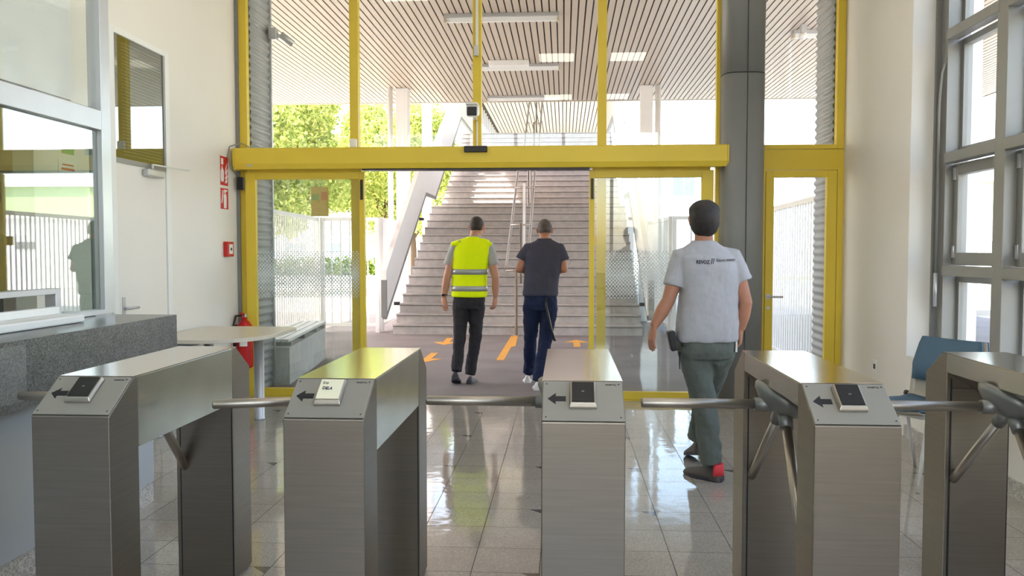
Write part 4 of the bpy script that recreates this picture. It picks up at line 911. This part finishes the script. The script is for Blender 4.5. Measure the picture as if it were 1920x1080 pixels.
def build_person(name_, label, P):
    x0, y0 = P['base']; H_ = P['head']; hd_ = P.get('heading', 0); tl = P.get('tilt', 0)
    root = empty('person', (x0, y0, P.get('z0', 0)), label, 'person')
    b = MB(); tz = P['torso']
    torso(b, [(z, cx, cy, a-.03, bb-.03) for z, cx, cy, a, bb in tz if a > .12], hd_)
    nk = P['neck']; b.tube([V(nk[0])-V((0, 0, .08)), V(nk[0]), V(nk[1])], [.085, .058, .053], 16)
    head_shape(b, H_, hd_, tl, P.get('hk', 1))
    for A in P['arms']:
        b.tube([A['sh'], (V(A['sh'])+V(A['el']))/2, A['el'], V(A['el'])*.55+V(A['wr'])*.45, A['wr']], [.052, .049, .041, .042, .027], 14)
        b.ball(A['el'], .041, 12)
        hand(b, A['wr'], A['hd'], A['pn'], A['th'], A.get('curl', .4), P.get('handk', 1))
    bo = b.build('body', M[P['skin']], root); remesh(bo, .0048, 3)
    face_parts(bo, H_, hd_, tl, P.get('hk', 1))
    hair_cap(root, H_, hd_, tl, P['hair'], P.get('hk', 1), P.get('hthick', .012), P.get('hlow', -.03), top=P.get('htop', 0))
    s = MB(); torso(s, tz, hd_)
    for A in P['arms']:
        a0, a1 = V(A['sh']), V(A['sl']); ins = a0 + (V((tz[-4][1], a0.y, a0.z+.015))-a0)*.5
        s.tube([ins, a0, (a0+a1)/2, a1], [.07, A['sr']*1.06, A['sr'], A['sr']*1.02], 18)
    so_ = s.build(P['top_name'], M[P['top']], root); remesh(so_, .007, 4, P.get('fold', (.012, .09)))
    t = MB(); torso(t, P['pelvis'], hd_)
    for Lg in P['legs']:
        t.tube([V(Lg[0])+V((0, 0, .03))] + [V(q) for q in Lg], [P['thigh']] + [P['thigh'], P['thigh']*.88, P['knee'], P['knee']*.93, P['cuff']], 18)
    tr = t.build('trousers', M[P['leg']], root); remesh(tr, .008, 4, P.get('tfold', (.022, .07)))
    return root, bo, so_, tr
def leg(h, k, a): h, k, a = V(h), V(k), V(a); return [h, (h+k)/2, k, (k+a)/2, a]

# man in the grey T-shirt
gp = dict(base=(.88, 5.15), head=(.846, 5.115, 1.605), heading=.10, tilt=.02, hk=1.03, neck=((.846, 5.09, 1.46), (.846, 5.105, 1.53)),
    torso=[(.862, .868, 5.10, .180, .135), (.88, .868, 5.10, .188, .142), (.97, .870, 5.10, .186, .145), (1.08, .874, 5.10, .178, .140), (1.20, .878, 5.10, .176, .135), (1.30, .872, 5.10, .184, .128), (1.37, .862, 5.10, .182, .112), (1.425, .852, 5.095, .135, .085), (1.46, .846, 5.09, .080, .068), (1.475, .845, 5.09, .066, .062)],
    arms=[dict(sh=(.712, 5.10, 1.365), sl=(.668, 5.08, 1.195), sr=.069, el=(.632, 5.06, 1.115), wr=(.545, 5.06, .955), hd=(-.16, -.05, -1), pn=(.92, .40, 0), th=(-.2, 1, 0), curl=.30),
          dict(sh=(1.022, 5.11, 1.365), sl=(1.078, 5.09, 1.225), sr=.062, el=(1.094, 5.07, 1.10), wr=(1.072, 5.10, .935), hd=(.0, .10, -1), pn=(-1, .2, 0), th=(-.1, 1, 0), curl=.7)],
    pelvis=[(.76, .868, 5.11, .150, .115), (.80, .868, 5.11, .168, .128), (.88, .866, 5.11, .172, .130), (.95, .866, 5.11, .165, .125)],
    legs=[leg((.795, 5.11, .79), (.868, 5.13, .46), (.908, 5.115, .105)), leg((.945, 5.12, .79), (.925, 5.40, .50), (.885, 5.52, .17))],
    thigh=.100, knee=.077, cuff=.066, handk=.94, skin='skin2', hair='hair', top='tee_grey', leg='trouser_green', top_name='tshirt', hthick=.015, hlow=-.07, htop=-.006, fold=(.016, .10), tfold=(.030, .09))
g_root, g_body, g_shirt, g_tr = build_person('grey', 'person in light grey printed T-shirt and grey-green trousers walking away inside the hall', gp)
sh = shoe(g_root, (.962, 5.075, .0), (.775, 5.285, .0), 'shoe_grey', .105, .055, sole='shoe_dark'); tag(sh, 'dark grey mesh shoe with coral red heel')
MB().loft([[(.931+k*.054*math.cos(a), 5.110+k*.054*math.sin(a), z) for a in [-.84-1.15+.23*i for i in range(11)]] + [(.929+k*.030*math.cos(a), 5.112+k*.030*math.sin(a), z) for a in [-.84+1.15-.23*i for i in range(11)]] for z, k in ((.04, 1.0), (.07, .98), (.110, .90))]).build('heel_tab', M['shoe_red'], sh)
shoe(g_root, (.905, 5.47, .07), (.86, 5.74, .0), 'shoe_grey', .10, .05, sole='shoe_dark')
# print on the back
def back_print(txt, width, size, cx, cz, ang_, bold_=.001):
    o = text('shirt_print', txt, size, (cx, 4.88, cz), RY(-ang_) @ RX(PI/2), mat('dark_grey_ink', (92, 92, 100), .8), g_root, bold=bold_, width=width)
    o.data.transform(Matrix.Translation(-V((g_root.location.x, g_root.location.y, 0))))
    sw = o.modifiers.new('wrap', 'SHRINKWRAP'); sw.target = g_shirt; sw.wrap_method = 'PROJECT'; sw.use_project_x = False; sw.use_project_y = True; sw.use_project_z = False; sw.use_positive_direction = True; sw.use_negative_direction = False; sw.offset = .004
    return o
back_print('REVOZ', .078, .030, .822, 1.345, -.02); back_print('//', .024, .045, .880, 1.350, 0); back_print('Novo mesto', .118, .028, .962, 1.358, .05, .0003)
pc = empty('belt_pouch', (.655, 5.09, .80), 'black phone pouch on the left hip of the man in the grey T-shirt', 'pouch')
MB().box(.634, .680, 5.01, 5.10, .810, .930, rot=RY(-.22)).build('case', M['black'], pc, bevel=.008)
MB().tube([(.70, 5.04, .80), (.695, 5.02, .74), (.70, 5.03, .70)], .004, 6).build('strap', M['black'], pc)
ph = MB().box(1.035, 1.047, 5.06, 5.13, .80, .90).build('white_phone', M['white'], bevel=.003); tag(ph, 'small white object held in the right hand of the man in grey', 'phone')

# man in the yellow vest
vt = [(.925, -1.003, 8.75, .185, .118), (.94, -1.003, 8.75, .192, .124), (1.10, -1.000, 8.75, .186, .122), (1.25, -.995, 8.75, .190, .124), (1.40, -.985, 8.76, .205, .120), (1.48, -.975, 8.76, .205, .100), (1.525, -.965, 8.77, .180, .078), (1.55, -.955, 8.77, .090, .068), (1.565, -.952, 8.77, .070, .062)]
tt = [(z-.004 if z > 1.5 else z+.012, x, y, a-.018, b-.014) for z, x, y, a, b in vt[:-2]] + [(1.558, -.953, 8.77, .078, .062), (1.575, -.951, 8.77, .062, .056)]
vp = dict(base=(-1.0, 8.75), z0=-.012, head=(-.928, 8.825, 1.668), heading=-.12, tilt=.30, hk=.98, neck=((-.952, 8.77, 1.54), (-.940, 8.80, 1.61)), torso=tt,
    arms=[dict(sh=(-1.150, 8.76, 1.468), sl=(-1.222, 8.75, 1.262), sr=.060, el=(-1.238, 8.73, 1.13), wr=(-1.278, 8.78, .925), hd=(.06, .12, -1), pn=(.6, .8, 0), th=(.5, .9, 0), curl=.22),
          dict(sh=(-.800, 8.76, 1.468), sl=(-.738, 8.75, 1.262), sr=.060, el=(-.722, 8.73, 1.13), wr=(-.728, 8.78, .925), hd=(-.10, .15, -1), pn=(-.8, .5, 0), th=(-.3, 1, 0), curl=.55)],
    pelvis=[(.80, -1.01, 8.76, .15, .11), (.86, -1.008, 8.76, .172, .12), (.95, -1.003, 8.76, .165, .11)],
    legs=[leg((-1.095, 8.76, .82), (-1.105, 8.72, .49), (-1.122, 8.60, .15)), leg((-.925, 8.76, .82), (-.945, 8.80, .47), (-1.000, 8.76, .09))],
    thigh=.088, knee=.066, cuff=.056, skin='skin', hair='hair_short', top='tee_light', leg='trouser_dark', top_name='tshirt', hthick=.004, hlow=-.03)
v_root, v_body, v_shirt, v_tr = build_person('vest', 'person in fluorescent yellow vest and dark trousers walking to the stairs', vp)
vm = MB(); torso(vm, vt, -.12)
vm.tube([(-1.11, 8.765, 1.498), (-1.188, 8.765, 1.480)], [(.034, .086), (.026, .078)], 16, up=(0, 0, 1)); vm.tube([(-.84, 8.765, 1.498), (-.760, 8.765, 1.480)], [(.034, .086), (.026, .078)], 16, up=(0, 0, 1))
ve = vm.build('safety_vest', M['hivis'], v_root); remesh(ve, .007, 3, (.008, .08)); tag(ve, 'fluorescent yellow safety vest with two silver bands')
for z0, z1 in ((.990, 1.045), (1.165, 1.222)):
    rb_ = MB(); torso(rb_, sub_ring_band(vt, z0, z1, -.12, .0035), -.12); rb_.build('reflective_band', M['reflect'], ve)
wv = V((-1.274, 8.775, .950)); MB().tube([wv+V((-.004, 0, .014)), wv-V((-.004, 0, .014))], .034, 18).build('wristwatch', M['black'], v_body)
shoe(v_root, (-1.135, 8.545, .075), (-1.14, 8.80, -.012), 'shoe_dark', .095, .046); shoe(v_root, (-1.000, 8.67, -.012), (-.965, 8.94, -.012), 'shoe_dark', .095, .046)

# man in the dark T-shirt
npz = [(.948, -.245, 8.60, .178, .112), (.965, -.245, 8.60, .186, .118), (1.08, -.238, 8.60, .180, .118), (1.22, -.222, 8.60, .188, .122), (1.36, -.210, 8.61, .212, .120), (1.44, -.207, 8.62, .205, .102), (1.495, -.205, 8.63, .140, .080), (1.525, -.203, 8.64, .085, .065), (1.545, -.203, 8.64, .066, .058)]
nn = dict(base=(-.23, 8.6), z0=-.012, head=(-.202, 8.70, 1.632), heading=.05, tilt=.40, hk=.96, neck=((-.203, 8.64, 1.51), (-.203, 8.675, 1.58)), torso=npz,
    arms=[dict(sh=(-.375, 8.61, 1.425), sl=(-.438, 8.60, 1.318), sr=.068, el=(-.462, 8.60, 1.225), wr=(-.345, 8.82, 1.195), hd=(.5, .8, .1), pn=(.3, -.1, .9), th=(-.2, .2, 1), curl=.8),
          dict(sh=(-.045, 8.61, 1.425), sl=(-.005, 8.60, 1.312), sr=.066, el=(.000, 8.60, 1.225), wr=(-.105, 8.82, 1.195), hd=(-.5, .8, .1), pn=(-.3, -.1, .9), th=(.2, .2, 1), curl=.8)],
    pelvis=[(.80, -.242, 8.61, .15, .11), (.86, -.242, 8.61, .176, .124), (.97, -.242, 8.61, .168, .112)],
    legs=[leg((-.335, 8.61, .82), (-.350, 8.72, .49), (-.372, 8.86, .10)), leg((-.155, 8.61, .82), (-.190, 8.60, .48), (-.262, 8.42, .09))],
    thigh=.092, knee=.070, cuff=.060, skin='skin2', hair='hair_grey', top='tee_navy', leg='jeans', top_name='tshirt', hthick=.006, hlow=-.03)
n_root, n_body, n_shirt, n_tr = build_person('navy', 'person in dark slate T-shirt and blue jeans walking beside the yellow vest', nn)
shoe(n_root, (-.385, 8.79, -.012), (-.40, 9.05, -.012), 'shoe_white', .095, .046); shoe(n_root, (-.268, 8.33, -.012), (-.275, 8.60, -.012), 'shoe_white', .095, .046)
MB().tube([(-.185, 8.485, .93), (-.180, 8.46, .85), (-.165, 8.45, .78), (-.13, 8.45, .62), (-.095, 8.46, .50), (-.085, 8.47, .50)], [.012, .012, .015, .012, .012, .012], 8).build('hanging_strap', M['black'], n_root)
